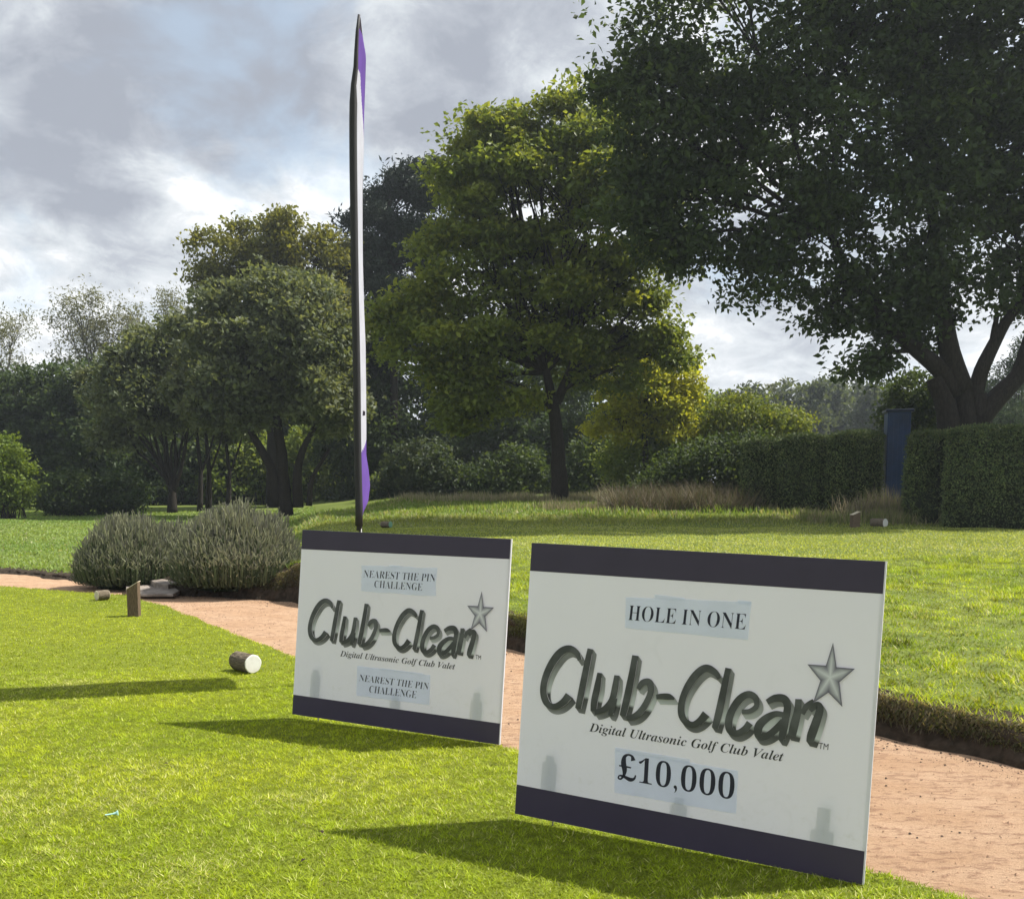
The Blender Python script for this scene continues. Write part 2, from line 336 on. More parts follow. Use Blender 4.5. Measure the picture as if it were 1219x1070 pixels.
# ------------------------------------------------------------------ pebbles and debris on the path
nst = 16000; x = rng.uniform(-6, 4.5, nst); t_ = np.where(np.arange(nst) < 11000, rng.random(nst), 1 - .12 * rng.random(nst) ** 2 - .02); y = gn(x) * (1 - t_) + gf(x) * t_ - .17 * (t_ > .8)
r = .0025 + .007 * rng.random(nst) ** 4; z = hgt(x, y) + r * .25
off = np.array([(1, 0, 0), (-.4, .9, 0), (-.6, -.8, 0), (.1, .1, .8)]); jit = rng.uniform(.7, 1.3, (nst, 4, 3))
V = np.stack([x, y, z], 1)[:, None] + off[None] * jit * r[:, None, None]
Fq = (np.arange(nst)[:, None, None] * 4 + np.array([(0, 1, 3), (1, 2, 3), (2, 0, 3)])[None]).reshape(-1)
pc = np.where(rng.random((nst, 1)) < np.where(np.arange(nst) < 11000, .22, .7)[:, None], [[.08, .06, .05]], [[.46, .3, .2]]) * rng.uniform(.6, 1.2, (nst, 1))
tag(link('gravel', mesh_np('gravel', V.reshape(-1, 3), Fq, 3, np.repeat(pc, 4, 0)), leafmat('pebble', 0, .9, .1)), 'loose grit and dark crumbs on the red path', 'gravel', kind='stuff')

# ------------------------------------------------------------------ trees
def tube_np(rings, pts, radii, n=6):
    """append ring vertices; returns verts, quads"""
def leaves(pts, size, cols, seed, up=.5, asp=.55, droop=.3, rnd=1.0):
    g = np.random.default_rng(seed); n = len(pts)
    nrm = g.normal(0, 1, (n, 3)) * rnd; nrm[:, 2] += up; nrm /= np.linalg.norm(nrm, axis=1)[:, None] + 1e-9
    t = g.normal(0, 1, (n, 3)); t[:, 2] -= droop; t -= nrm * (t * nrm).sum(1)[:, None]; t /= np.linalg.norm(t, axis=1)[:, None] + 1e-9
    b = np.cross(nrm, t); L = (size * g.uniform(.6, 1.35, n))[:, None]; W = L * asp * .5
    p0 = pts; p2 = pts + t * L - nrm * L * .12; pm = pts + t * L * .45 + nrm * L * .05
    V = np.stack([p0, pm - b * W, p2, pm + b * W], 1).reshape(-1, 3)
    return V, np.repeat(cols, 4, 0)
def crown_mesh(name, V, C, mt, parent): return link(name, mesh_np(name, V, np.arange(len(V)), 4, C), mt, parent)
def bez(a, b, c, n): 
    t = np.linspace(0, 1, n)[:, None]; a, b, c = map(lambda q: np.array(q)[None], (a, b, c))
    return a * (1 - t) ** 2 + 2 * b * t * (1 - t) + c * t * t
def tree(name, label, cat, Yd, trunk, lobes, nleaf, size, cols, seed, group=None, r0=.25, bark='bark', leafm='leaf', depth=1.0, clump=.5, shell=.45,
         fork=None, extra=None, twigs=90, gap=0.0, up=.5, asp=.6, flat=.55, limbr=.42, lump=.55):
    """trunk, lobes in photograph pixels at distance Yd; lobes (px, py, rx, ry[, dy])"""
    g = np.random.default_rng(seed); base = P(trunk[0][0], trunk[0][1], Yd)
    base.z = min(base.z, float(hgt(base.x, base.y)))
    root = empty(name, base, label, cat, group); B = np.array(base)
    tp = [np.array(base)] + [np.array(P(a, b, Yd)) for a, b in trunk[1:]]
    s = Yd / F; mb = MB(); n = len(tp)
    tr = [r0 * (1.25 if i == 0 else 1 - .35 * i / max(1, n - 1)) for i in range(n)]
    dense = []; dr = []
    for i in range(n - 1):
        for t in np.linspace(0, 1, 5)[:-1]:
            dense.append(tp[i] * (1 - t) + tp[i + 1] * t + g.normal(0, .02 * r0 / .25, 3) * (1 if (i or t) else 0)); dr.append(tr[i] * (1 - t) + tr[i + 1] * t)
    dense.append(tp[-1]); dr.append(tr[-1]); mb.tube([p - B for p in dense], dr, 9)
    tf = tp[-1]; allp = []; alln = []
    tot = sum(l[2] * l[3] for l in lobes)
    LV = []; LC = []; cols = np.array(cols)
    for li, l in enumerate(lobes):
        dy = l[4] if len(l) > 4 else g.uniform(-.5, .5) * depth * l[2] * s
        c = np.array(P(l[0], l[1], Yd)); c[1] += dy; rx, rz = l[2] * s, l[3] * s; ry = max(.6, (rx + rz) * .5 * depth)
        st = tf if not fork else min((np.array(P(*q_, Yd)) for q_ in fork), key=lambda q_: np.linalg.norm(q_ - c))
        mid = (st + c) / 2 + np.array([g.normal(0, .12 * rx), g.normal(0, .12 * rx), .25 * rz])
        mid[:2] = st[:2] * .45 + c[:2] * .55
        limb = bez(st - (0, 0, r0 * .3), mid, c, 9); lr = np.linspace(r0 * limbr, r0 * .08, 9)
        limb[1:-1] += g.normal(0, .03 * rx, (7, 3)); mb.tube([p - B for p in limb], lr, 6, False)
        nl = int(nleaf * l[2] * l[3] / tot); nc = max(6, int(nl / 55))
        d = g.normal(0, 1, (nc, 3)); d /= np.linalg.norm(d, axis=1)[:, None]
        rr = (shell + (1 - shell) * g.random(nc) ** .7)[:, None]
        cc = c + d * rr * np.array([rx, ry, rz])
        ns = 6; sd = g.normal(0, 1, (ns, 3)); sd /= np.linalg.norm(sd, axis=1)[:, None]; sc_ = c + sd * np.array([rx, ry, rz]) * g.uniform(.7, 1.02, (ns, 1)); sk = g.integers(0, ns, nc); ms = g.random(nc) < lump
        qd = g.normal(0, 1, (nc, 3)); qd /= np.linalg.norm(qd, axis=1)[:, None]
        cc = np.where(ms[:, None], sc_[sk] + qd * (g.random(nc) ** .5)[:, None] * np.array([rx, ry, rz * .75]) * .32, cc)
        if gap: cc = cc[vnoise(cc[:, 0] * 1.7 + seed, cc[:, 2] * 1.7, 1) > -.5 + gap]; nc = len(cc)
        for k in range(min(nc, max(4, int(twigs * l[2] * l[3] / tot)))):
            j = g.integers(3, 9); a = limb[j]; e = cc[k]
            m_ = (a + e) / 2 + np.array([0, 0, .12 * rz]); mb.tube([p - B for p in bez(a, m_, e, 5)], np.linspace(lr[j] * .55 + .008, .008, 5), 4, False)
        per = max(3, nl // max(1, nc)); ci = np.repeat(np.arange(nc), per)
        cr = clump * (.45 + 1.1 * g.random(nc))[ci][:, None]
        q = g.normal(0, 1, (len(ci), 3)); q *= (g.random(len(ci)) ** .4 / np.linalg.norm(q, axis=1))[:, None] * cr * np.array([1, 1, flat]) * .95; pts = cc[ci] + q - B
        hi = ss((cc[:, 2] - c[2]) / rz, -1, 1)
        f = np.clip(g.random(nc) * .5 + .25 * g.random(nc) + .25 * np.where(ms[:nc], (sk[:nc] % 3) / 2, .3), 0, 1)[ci]
        k = (f * (len(cols) - 1)); k0 = np.floor(k).astype(int); k1 = np.minimum(k0 + 1, len(cols) - 1); fr = (k - k0)[:, None]
        C = cols[k0] * (1 - fr) + cols[k1] * fr; C = C * g.uniform(.75, 1.25, (len(ci), 1))
        v, cc_ = leaves(pts, size, C, int(g.integers(1e9)), up, asp); LV.append(v); LC.append(cc_)
    if extra:
        for pl, ra in extra: 
            pp = [np.array(P(a[0], a[1], Yd + (a[2] if len(a) > 2 else 0))) for a in pl]
            dd = []
            for i in range(len(pp) - 1):
                for t in np.linspace(0, 1, 4)[:-1]: dd.append(pp[i] * (1 - t) + pp[i + 1] * t)
            dd.append(pp[-1]); sm = [dd[0]] + [(dd[i - 1] + 2 * dd[i] + dd[i + 1]) / 4 for i in range(1, len(dd) - 1)] + [dd[-1]]
            mb.tube([p - B for p in sm], list(np.linspace(ra[0], ra[1], len(sm))), 8)
    mb.build('trunk', M[bark], root, True)
    crown_mesh('crown', np.concatenate(LV), np.concatenate(LC), M[leafm], root)
    return root
def bush(name, label, cat, Yd, lobes, nleaf, size, cols, seed, group=None, leafm='leaf', depth=.8, up=.4, asp=.6, shell=.55, clump=.3, flat=.7, ground=True, core=None, twig='bark'):
    """stems (part) and foliage (part)"""
    g = np.random.default_rng(seed); s = Yd / F; cols = np.array(cols)
    bx = P(lobes[0][0], lobes[0][1], Yd); B = np.array([bx.x, Yd, float(hgt(bx.x, Yd))]); root = empty(name, B, label, cat, group)
    tot = sum(l[2] * l[3] for l in lobes); LV = []; LC = []; mb = MB()
    for l in lobes:
        c = np.array(P(l[0], l[1], Yd)); c[1] += (l[4] if len(l) > 4 else g.uniform(-.3, .3) * depth * l[2] * s)
        rx, rz = l[2] * s, l[3] * s; ry = max(.4, rx * depth)
        nl = int(nleaf * l[2] * l[3] / tot); nc = max(8, nl // 30)
        d = g.normal(0, 1, (nc, 3)); d /= np.linalg.norm(d, axis=1)[:, None]
        cc = c + d * (shell + (1 - shell) * g.random(nc) ** .6)[:, None] * np.array([rx, ry, rz])
        gz = hgt(cc[:, 0], cc[:, 1]) + .1; cc[:, 2] = np.maximum(cc[:, 2], gz + .2 * g.random(nc))
        for k in range(min(nc, 14)):
            st = np.array([c[0] + g.normal(0, .25 * rx), c[1] + g.normal(0, .2 * ry), 0]); st[2] = float(hgt(st[0], st[1])) - .05
            e = cc[k]; m_ = (st * .4 + e * .6); m_[:2] = st[:2] * .7 + e[:2] * .3
            mb.tube([p - B for p in bez(st, m_, e, 5)], np.linspace(.012 * rz + .015, .006, 5), 5, False)
        ci = np.repeat(np.arange(nc), 30); q = g.normal(0, .5, (len(ci), 3)) * clump * (.6 + .8 * g.random(nc))[ci][:, None] * np.array([1, 1, flat])
        f = g.random(nc)[ci]; k = f * (len(cols) - 1); k0 = np.floor(k).astype(int); k1 = np.minimum(k0 + 1, len(cols) - 1); fr = (k - k0)[:, None]
        C = (cols[k0] * (1 - fr) + cols[k1] * fr) * g.uniform(.75, 1.25, (len(ci), 1))
        v, c2 = leaves(cc[ci] + q - B, size, C, int(g.integers(1e9)), up, asp); LV.append(v); LC.append(c2)
    mb.build('stems', M[twig], root, True); crown_mesh('foliage', np.concatenate(LV), np.concatenate(LC), M[leafm], root)
    return root
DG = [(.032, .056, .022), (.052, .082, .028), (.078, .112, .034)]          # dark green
MG = [(.10, .145, .035), (.17, .215, .042), (.28, .30, .052)]           # olive, turning
YG = [(.26, .30, .035), (.38, .40, .05), (.50, .47, .07)]  # yellow green, brightened to stand in for sun glowing through the leaves
SG = [(.07, .095, .045), (.12, .145, .075), (.21, .23, .14)]           # silvery
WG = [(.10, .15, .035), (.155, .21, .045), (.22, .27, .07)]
# the big tree on the right
tree('big_tree', 'huge dark spreading tree at the right edge, its boughs filling the upper right sky', 'tree', 29,
     [(1152, 560), (1150, 470), (1140, 440)],
     [(760, 60, 60, 55), (770, 150, 75, 80), (745, 225, 60, 60), (800, 285, 55, 38), (860, 230, 90, 90), (870, 90, 110, 110), (900, 320, 50, 38),
      (960, 290, 80, 75), (990, 150, 120, 120), (1000, 20, 130, 110), (1010, 360, 45, 28), (1050, 400, 40, 42), (1075, 345, 60, 60), (1120, 220, 120, 120), (1130, 60, 130, 120),
      (1200, 290, 90, 85), (1240, 160, 120, 120), (1260, 10, 130, 120), (850, -40, 110, 60), (1050, -70, 160, 80), (1250, -100, 160, 90), (1200, 350, 25, 32),
      (1330, 120, 130, 150), (1075, 395, 42, 30), (1035, 425, 28, 24), (990, 378, 44, 22), (1100, 365, 30, 30), (1380, 280, 110, 120), (1350, -60, 120, 110), (1300, 380, 60, 40)],
     150000, .205, DG, 101, r0=.31, depth=.75, clump=.8, shell=.15, twigs=220, gap=.30, up=1.0, limbr=.26, lump=.35,
     fork=[(1005, 315), (985, 270), (1118, 320), (1110, 250), (1215, 360), (1290, 240), (1280, 200), (1090, 415)],
     extra=[([(1140, 470), (1120, 440), (1090, 415), (1055, 385), (1030, 345), (1005, 315), (985, 270), (960, 200)], (.28, .07)),
            ([(1145, 465), (1130, 420), (1122, 370), (1118, 320), (1110, 250), (1090, 150), (1080, 50)], (.33, .07)),
            ([(1158, 480), (1168, 440), (1182, 412), (1196, 385), (1215, 360), (1240, 330), (1290, 240)], (.24, .07)),
            ([(1165, 500), (1190, 470), (1214, 448), (1228, 400), (1250, 330), (1280, 200), (1300, 60)], (.33, .09)),
            ([(1132, 520), (1126, 480), (1112, 450)], (.34, .24)), ([(1168, 560), (1168, 500), (1162, 470)], (.35, .28)),
            ([(1182, 412), (1184, 390), (1188, 372)], (.12, .05)), ([(1122, 370), (1090, 330), (1070, 300)], (.14, .05))])
# lone tree in the middle
tree('lone_tree', 'single-stemmed broadleaf tree turning yellow green, standing alone behind the gap between the signs', 'tree', 38,
     [(667, 600), (664, 540), (660, 490), (657, 470)],
     [(590, 150, 45, 35), (640, 145, 40, 38), (700, 150, 60, 60), (575, 200, 48, 42), (610, 220, 85, 70), (680, 240, 80, 70), (740, 240, 60, 70), (550, 262, 46, 38),
      (568, 312, 70, 55), (640, 330, 90, 70), (720, 340, 80, 60), (500, 355, 50, 40), (480, 390, 45, 38), (530, 410, 70, 42), (610, 398, 75, 34),
      (690, 400, 70, 40), (765, 385, 45, 35), (790, 415, 42, 25), (545, 465, 45, 35), (595, 470, 45, 25), (560, 500, 30, 20), (725, 440, 45, 30), (760, 310, 50, 45)],
     105000, .225, MG, 202, r0=.30, depth=.8, clump=.8, shell=.2, twigs=260, gap=.25, up=1.2, flat=.42, limbr=.34,
     fork=[(657, 472), (668, 462), (650, 440)],
     extra=[([(660, 490), (640, 468), (610, 455), (578, 450)], (.10, .03)), ([(658, 480), (652, 450), (640, 400), (632, 330), (620, 250), (600, 170)], (.20, .03)),
            ([(662, 480), (680, 440), (690, 400), (698, 320), (695, 220)], (.20, .03)), ([(672, 455), (700, 420), (740, 385), (775, 340)], (.11, .03))])
# left group
tree('round_tree', 'rounded grey-green tree with two thick leaning trunks, left of the flag', 'tree', 46,
     [(340, 604), (338, 570), (335, 540), (330, 495)],
     [(320, 360, 75, 42), (265, 400, 60, 55), (370, 390, 55, 60), (320, 430, 90, 65), (245, 450, 45, 50), (390, 450, 45, 60), (280, 478, 55, 35), (350, 485, 60, 30), (400, 480, 28, 35), (245, 480, 28, 26)],
     52000, .26, SG, 303, r0=.30, depth=.9, clump=.8, shell=.3, twigs=130, fork=[(290, 505), (380, 505), (336, 540)],
     extra=[([(331, 602), (325, 560), (308, 530), (290, 500)], (.30, .12)), ([(355, 604), (353, 560), (362, 530), (380, 500)], (.26, .10)), ([(368, 602), (370, 570), (392, 535)], (.15, .08))])
tree('multi_stem_tree', 'grey-green tree with a fan of slim stems behind the lavender', 'tree', 50,
     [(205, 605), (205, 585), (204, 575)],
     [(170, 430, 50, 38), (215, 435, 40, 45), (140, 470, 45, 40), (190, 475, 55, 38), (235, 465, 30, 42), (130, 510, 28, 28), (225, 490, 30, 20)],
     28000, .26, SG, 304, r0=.22, depth=.9, clump=.8, shell=.3, twigs=60,
     extra=[([(204, 585), (192, 550), (180, 505)], (.13, .06)), ([(204, 585), (200, 550), (196, 500)], (.12, .05)), ([(206, 585), (210, 545), (206, 500)], (.11, .05)),
            ([(207, 585), (218, 550), (224, 505)], (.13, .06)), ([(205, 585), (186, 545), (165, 520)], (.10, .05))])
for i, (px, ty, r_, lab) in enumerate(((238, 520, .13, 'slim dark tree trunk just right of the fan-stemmed tree'), (248, 515, .15, 'straight dark trunk, second right of the fan-stemmed tree'), (272, 528, .13, 'thin forked trunk halfway to the round grey-green tree'))):
    tree('slim_tree', lab, 'tree', 52 + i, [(px, 604), (px + 1, 560), (px - 3, ty)], [(px - 6, ty - 30, 22, 30), (px + 12, ty - 45, 24, 30)], 6000, .22, SG, 310 + i, 'slim trees in the left group', r0=r_, depth=1, clump=.7,
         extra=[([(px + 1, 565), (px + 14, 530), (px + 20, 500)], (.07, .03))])
tree('golden_topped_tree', 'taller tree with a golden brown top rising behind the round grey-green one', 'tree', 58,
     [(325, 600), (325, 480), (325, 400)],
     [(270, 300, 40, 32), (310, 285, 45, 28), (350, 285, 45, 28), (385, 305, 32, 30), (255, 335, 30, 28), (320, 330, 80, 40), (300, 400, 80, 60), (370, 380, 60, 60)],
     40000, .25, [(.10, .11, .024), (.16, .17, .034), (.24, .22, .05)], 320, r0=.35, depth=.8, clump=.9, shell=.4, twigs=60)
tree('pine_tree', 'dark pine behind the flag with tiered needle tufts', 'tree', 60,
     [(470, 600), (468, 400), (462, 230)],
     [(470, 215, 32, 14), (495, 200, 22, 10), (445, 235, 20, 9), (500, 235, 32, 12), (455, 262, 26, 11), (498, 270, 36, 13), (425, 262, 14, 8), (440, 295, 35, 13), (490, 305, 40, 14), (410, 310, 28, 13),
      (450, 335, 45, 16), (400, 345, 28, 14), (490, 350, 40, 18), (430, 375, 45, 18), (470, 400, 40, 20), (425, 420, 30, 30)],
     60000, .34, [(.012, .022, .014), (.02, .034, .02), (.03, .045, .026)], 330, r0=.25, depth=1.0, clump=.9, shell=.0, leafm='needle', asp=.3, twigs=40, flat=.55, fork=[(466, 400), (464, 320), (462, 260)], limbr=.25, lump=.7)
for i, (px, py, lob, n, lab) in enumerate((
        (5, 560, [(-10, 400, 30, 45), (15, 390, 24, 40), (-5, 450, 38, 45), (20, 440, 20, 35)], 4960, 'feathery pale willow at the far left edge'),
        (105, 560, [(95, 375, 28, 30), (120, 370, 25, 26), (75, 385, 20, 25), (105, 410, 38, 30), (140, 400, 26, 30), (80, 425, 25, 20)], 5580, 'feathery pale willow with see-through crown, second from the left edge'),
        (165, 560, [(160, 385, 25, 24), (175, 410, 25, 26), (150, 420, 22, 20)], 3100, 'lower feathery pale willow behind the fan-stemmed tree'),
        (215, 560, [(208, 370, 20, 24), (220, 400, 24, 30), (200, 395, 14, 18)], 3100, 'pale thin-leaved tree peeping over beside the golden-topped one'))):
    tree('willow_tree', lab, 'tree', 75, [(px, 600), (px, 480), (px + 2, py - 110)], lob, n, .26, [(.12, .13, .085), (.17, .18, .12), (.22, .22, .15)], 340 + i, 'pale willows on the skyline', r0=.16, bark='bark_pale', depth=.8, clump=1.0, shell=.1, asp=.3, twigs=150, flat=1.2, limbr=.5, lump=.8)
# dark wood along the left and the middle
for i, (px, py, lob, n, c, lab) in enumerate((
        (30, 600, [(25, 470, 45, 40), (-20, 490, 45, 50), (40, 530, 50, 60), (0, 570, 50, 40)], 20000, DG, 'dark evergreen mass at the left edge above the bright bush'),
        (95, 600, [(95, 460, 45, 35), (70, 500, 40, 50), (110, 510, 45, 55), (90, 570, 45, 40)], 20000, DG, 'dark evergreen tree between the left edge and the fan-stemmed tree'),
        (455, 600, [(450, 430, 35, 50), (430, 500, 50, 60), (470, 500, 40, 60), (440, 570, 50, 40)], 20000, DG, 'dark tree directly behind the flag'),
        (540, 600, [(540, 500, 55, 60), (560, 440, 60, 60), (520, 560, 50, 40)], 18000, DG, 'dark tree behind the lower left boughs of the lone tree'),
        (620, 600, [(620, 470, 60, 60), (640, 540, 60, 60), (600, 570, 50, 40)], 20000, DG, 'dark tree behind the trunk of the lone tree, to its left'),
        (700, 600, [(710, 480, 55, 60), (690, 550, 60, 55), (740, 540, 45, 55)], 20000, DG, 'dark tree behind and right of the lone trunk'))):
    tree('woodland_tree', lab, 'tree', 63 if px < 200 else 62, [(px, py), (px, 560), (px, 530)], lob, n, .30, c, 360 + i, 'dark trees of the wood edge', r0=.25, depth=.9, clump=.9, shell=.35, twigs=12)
for i, (px, top, c, lab) in enumerate(((285, 530, WG, 'thicket in sunlit leaf colours seen between the left trunks'), (375, 525, WG, 'thicket in sunlit leaf colours right of the thick leaning trunks'), (225, 535, DG, 'thicket in shaded leaf colours behind the fan of stems'), (150, 540, DG, 'low thicket in shaded leaf colours beside the lavender top'))):
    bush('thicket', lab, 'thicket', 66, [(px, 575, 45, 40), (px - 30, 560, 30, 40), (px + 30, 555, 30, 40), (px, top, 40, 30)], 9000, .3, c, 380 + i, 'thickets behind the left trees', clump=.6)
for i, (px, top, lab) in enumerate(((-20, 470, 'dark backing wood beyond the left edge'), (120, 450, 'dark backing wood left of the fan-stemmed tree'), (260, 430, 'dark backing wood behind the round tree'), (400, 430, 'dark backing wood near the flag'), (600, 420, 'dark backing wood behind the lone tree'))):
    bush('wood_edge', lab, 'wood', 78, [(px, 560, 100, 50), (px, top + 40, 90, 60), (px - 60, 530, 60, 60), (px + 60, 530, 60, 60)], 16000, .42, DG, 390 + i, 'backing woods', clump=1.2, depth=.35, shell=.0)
bush('bright_bush', 'bright yellow-green rounded bush at the left edge of the fairway', 'bush', 44, [(0, 545, 28, 30), (15, 570, 24, 36), (-20, 570, 30, 40), (0, 590, 32, 20)], 11000, .16, [(.09, .14, .02), (.13, .19, .025), (.17, .23, .03)], 400, clump=.4)
bush('dark_shrub', 'low dark green shrub at the field edge near the left', 'bush', 47, [(85, 585, 30, 28), (70, 595, 22, 18)], 6000, .17, DG, 401, clump=.4)
bush('dark_shrub', 'dark blue-green shrub at the left foot of the fan-stemmed tree', 'bush', 48, [(150, 585, 30, 26), (125, 590, 25, 20)], 6000, .17, DG, 402, clump=.4)
for i, (L, c, n, lab) in enumerate((
        ([(505, 560, 45, 38), (475, 580, 28, 24), (530, 580, 40, 24)], [(.035, .055, .03), (.055, .08, .042), (.08, .10, .06)], 12000, 'rounded grey-green shrub right of the flag foot'),
        ([(590, 575, 45, 25), (615, 560, 35, 30)], DG, 9000, 'dark low shrub left of the lone trunk'),
        ([(715, 560, 40, 45), (690, 580, 35, 25)], DG, 9000, 'dark low shrub right of the lone trunk'))):
    bush('wood_shrub', lab, 'bush', 50, L, n, .2, c, 410 + i, clump=.5)
bush('yellow_shrub', 'small yellow-green shrub glowing behind the flag foot', 'bush', 52, [(452, 580, 12, 14), (446, 590, 12, 10)], 2500, .16, WG, 414)
tree('yellow_tree', 'yellow-green tree with sun glow in its leaf colour, behind the right boughs of the lone tree', 'tree', 42.5,
     [(770, 600), (768, 530), (765, 500)], [(740, 450, 35, 40), (775, 430, 35, 35), (770, 480, 45, 40), (812, 448, 28, 30), (735, 500, 35, 30), (800, 500, 30, 25)], 22000, .19, YG, 420, r0=.15, clump=.6, shell=.4, depth=.8)
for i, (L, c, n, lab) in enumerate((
        ([(820, 500, 45, 38), (790, 530, 50, 40), (760, 550, 50, 38)], WG, 18000, 'leafy scrub in sunlit colours right of the lone tree'),
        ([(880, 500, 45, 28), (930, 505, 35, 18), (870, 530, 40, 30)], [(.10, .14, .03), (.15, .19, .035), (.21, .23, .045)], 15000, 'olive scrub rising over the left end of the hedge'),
        ([(850, 560, 60, 36), (890, 550, 35, 34), (800, 575, 40, 22)], DG, 15000, 'scrub in dark shaded colours running up to the hedge end'))):
    bush('scrub_bush', lab, 'bush', (44, 42, 36)[i], L, n, .16, c, 430 + i, clump=.5)  # lit and shaded bushes told apart by lighter and darker leaf colours
# brown brambles and dry stems
def stems(name, label, cat, Yd, x0, x1, yb, n, h, cols, seed, spread=1.6, wd=.02, depth=2.0, group=None, kind=None, lean=.35):
    global rng
    keep, rng = rng, np.random.default_rng(seed); a, b = P(x0, yb, Yd).x, P(x1, yb, Yd).x
    m = max(2, n // 40); cx = rng.uniform(a, b, m); cy = Yd + rng.uniform(-depth / 2, depth / 2, m); ch = h * (.5 + .7 * rng.random(m))
    k = rng.integers(0, m, n); x = cx[k] + rng.normal(0, .18, n); y = cy[k] + rng.normal(0, .18, n)
    C = np.array(cols)[rng.integers(0, len(cols), n)] * rng.uniform(.7, 1.25, (n, 1))
    o = blades(name, x, y, ch[k] * (.5 + .6 * rng.random(n)), wd, C, lean, label, M['herb'], cat=cat, kind=kind)
    if group: o['group'] = group
    rng = keep; return o
stems('dry_brambles', 'brown tangled dry stems at the wood edge right of the lone tree', 'brambles', 33, 725, 880, 600, 6500, .85, [(.14, .11, .08), (.17, .14, .09), (.09, .10, .04), (.10, .085, .05)], 501, depth=3.5, wd=.035, kind='stuff', lean=1.1)
stems('dry_grass', 'pale dry tall grass fringe around the lone trunk', 'grass', 38.5, 480, 720, 597, 7000, .38, [(.30, .27, .16), (.22, .23, .10), (.38, .33, .22)], 502, wd=.03, kind='stuff')
stems('dry_grass', 'straw-coloured grass fringe from the lone trunk to the brambles', 'grass', 33, 640, 960, 603, 7000, .32, [(.28, .24, .14), (.18, .20, .08), (.34, .29, .19)], 503, wd=.03, kind='stuff')
stems('seed_head_clump', 'fan of tall purplish seed heads at the foot of the blue cabin', 'weeds', 29.5, 1010, 1075, 614, 1400, .85, [(.20, .17, .12), (.27, .23, .16), (.20, .21, .08)], 504, wd=.035, depth=1.2, kind='stuff', lean=.5)
stems('hedge_foot_grass', 'tufty green and straw grass along the hedge foot', 'grass', 28.6, 960, 1230, 622, 6000, .38, [(.17, .22, .06), (.24, .25, .09), (.32, .28, .16)], 505, wd=.03, depth=1.6, kind='stuff', lean=.7)

# ------------------------------------------------------------------ clipped hedge
def hedge(label, px0, px1, ytop0, ytop1, Y0, Y1, wide, seed, cols):
    g = np.random.default_rng(seed)
    a = P(px0, 500, Y0); b = P(px1, 500, Y1); zt0 = P(px0, ytop0, Y0).z; zt1 = P(px1, ytop1, Y1).z
    A_ = np.array([a.x, a.y]); B_ = np.array([b.x, b.y]); L = np.linalg.norm(B_ - A_); u = (B_ - A_) / L; n_ = np.array([-u[1], u[0]])
    zb = float(hgt(*(A_ + B_) / 2)); root = empty('clipped_hedge', (*((A_ + B_) / 2), zb), label, 'hedge', 'sections of the clipped hedge'); O = np.array([*((A_ + B_) / 2), zb])
    na_, nz = 26, 16; Vs = []
    def surf(s, t):       # s along 0..1 ; t: around profile 0..1 (front foot, front top, back top, back foot)
        zt = zt0 * (1 - s) + zt1 * s; H = zt - zb
        e = 1 - .0 * s; endr = np.clip(np.minimum(s, 1 - s) * L / .55, 0, 1) ** .5
        per = 2 * H + wide; dist = t * per; th = np.clip((dist - H) / wide, 0, 1)
        z = np.where(dist < H, dist, np.where(dist < H + wide, H, per - dist)); off = th * wide - wide / 2
        rnd = np.clip((z / H - .8) / .2, 0, 1) ** 2
        off = off * (1 - .12 * rnd) * (.55 + .45 * endr) * (1 + .10 * np.sin(z * 1.5)); z = z - .16 * (1 - endr) - .05 * (np.abs(off) / (wide / 2)) * rnd
        bump = .10 * vnoise(s * L + seed, z * 1.3, 1.6) + .05 * vnoise(s * L, z + seed, 6)
        off = off + np.sign(off) * bump
        xy = A_[None] + (u[None] * (s * L)[:, None]) + n_[None] * off[:, None]
        return np.stack([xy[:, 0], xy[:, 1], zb + z + .05 * vnoise(xy[:, 0] * 2, xy[:, 1] * 2, 1)], 1)
    S, T = np.meshgrid(np.linspace(0, 1, 40), np.linspace(0, 1, 44), indexing='ij'); V = surf(S.ravel(), T.ravel()) - O
    V = V * np.array([.985, .985, .975])
    i, j = np.meshgrid(np.arange(39), np.arange(43), indexing='ij'); q = np.stack([i * 44 + j, (i + 1) * 44 + j, (i + 1) * 44 + j + 1, i * 44 + j + 1], -1).reshape(-1, 4)
    fl_ = list(q.ravel()); me = mesh_np('core', V, fl_, 4, smooth=True)
    link('core', me, M['hedge_core'], root)
    nl = int(4200 * L * 2); s = g.random(nl); t = g.random(nl) ** .85 * .8; p = surf(s, t) - O + g.normal(0, .03, (nl, 3))
    # end faces
    k = g.integers(0, 2, nl // 6); pe = surf(k * 1.0, g.random(len(k)) * .98) - O; w_ = g.random(len(k))[:, None]; mid = np.array([*( (A_ if 1 else B_) ), 0])
    ends = np.where(k[:, None] == 0, np.array([[A_[0], A_[1]]]), np.array([[B_[0], B_[1]]])) - O[:2]; pe[:, :2] = pe[:, :2] * w_ + ends * (1 - w_) + g.normal(0, .04, (len(k), 2))
    p = np.concatenate([p, pe]); cols = np.array(cols); C = cols[g.integers(0, len(cols), len(p))] * g.uniform(.7, 1.3, (len(p), 1)) * (1 + .5 * vnoise(p[:, 0] * 3, p[:, 2] * 1.2))[:, None]
    v, c = leaves(p, .075, C, seed + 1, .5, .45, -.6); crown_mesh('foliage', v, c, M['needle'], root)
M['hedge_core'] = simple('hedge_core', (.018, .026, .010), .95, .3, 8, .6, .05)
HC = [(.065, .10, .034), (.095, .135, .042), (.15, .18, .06)]
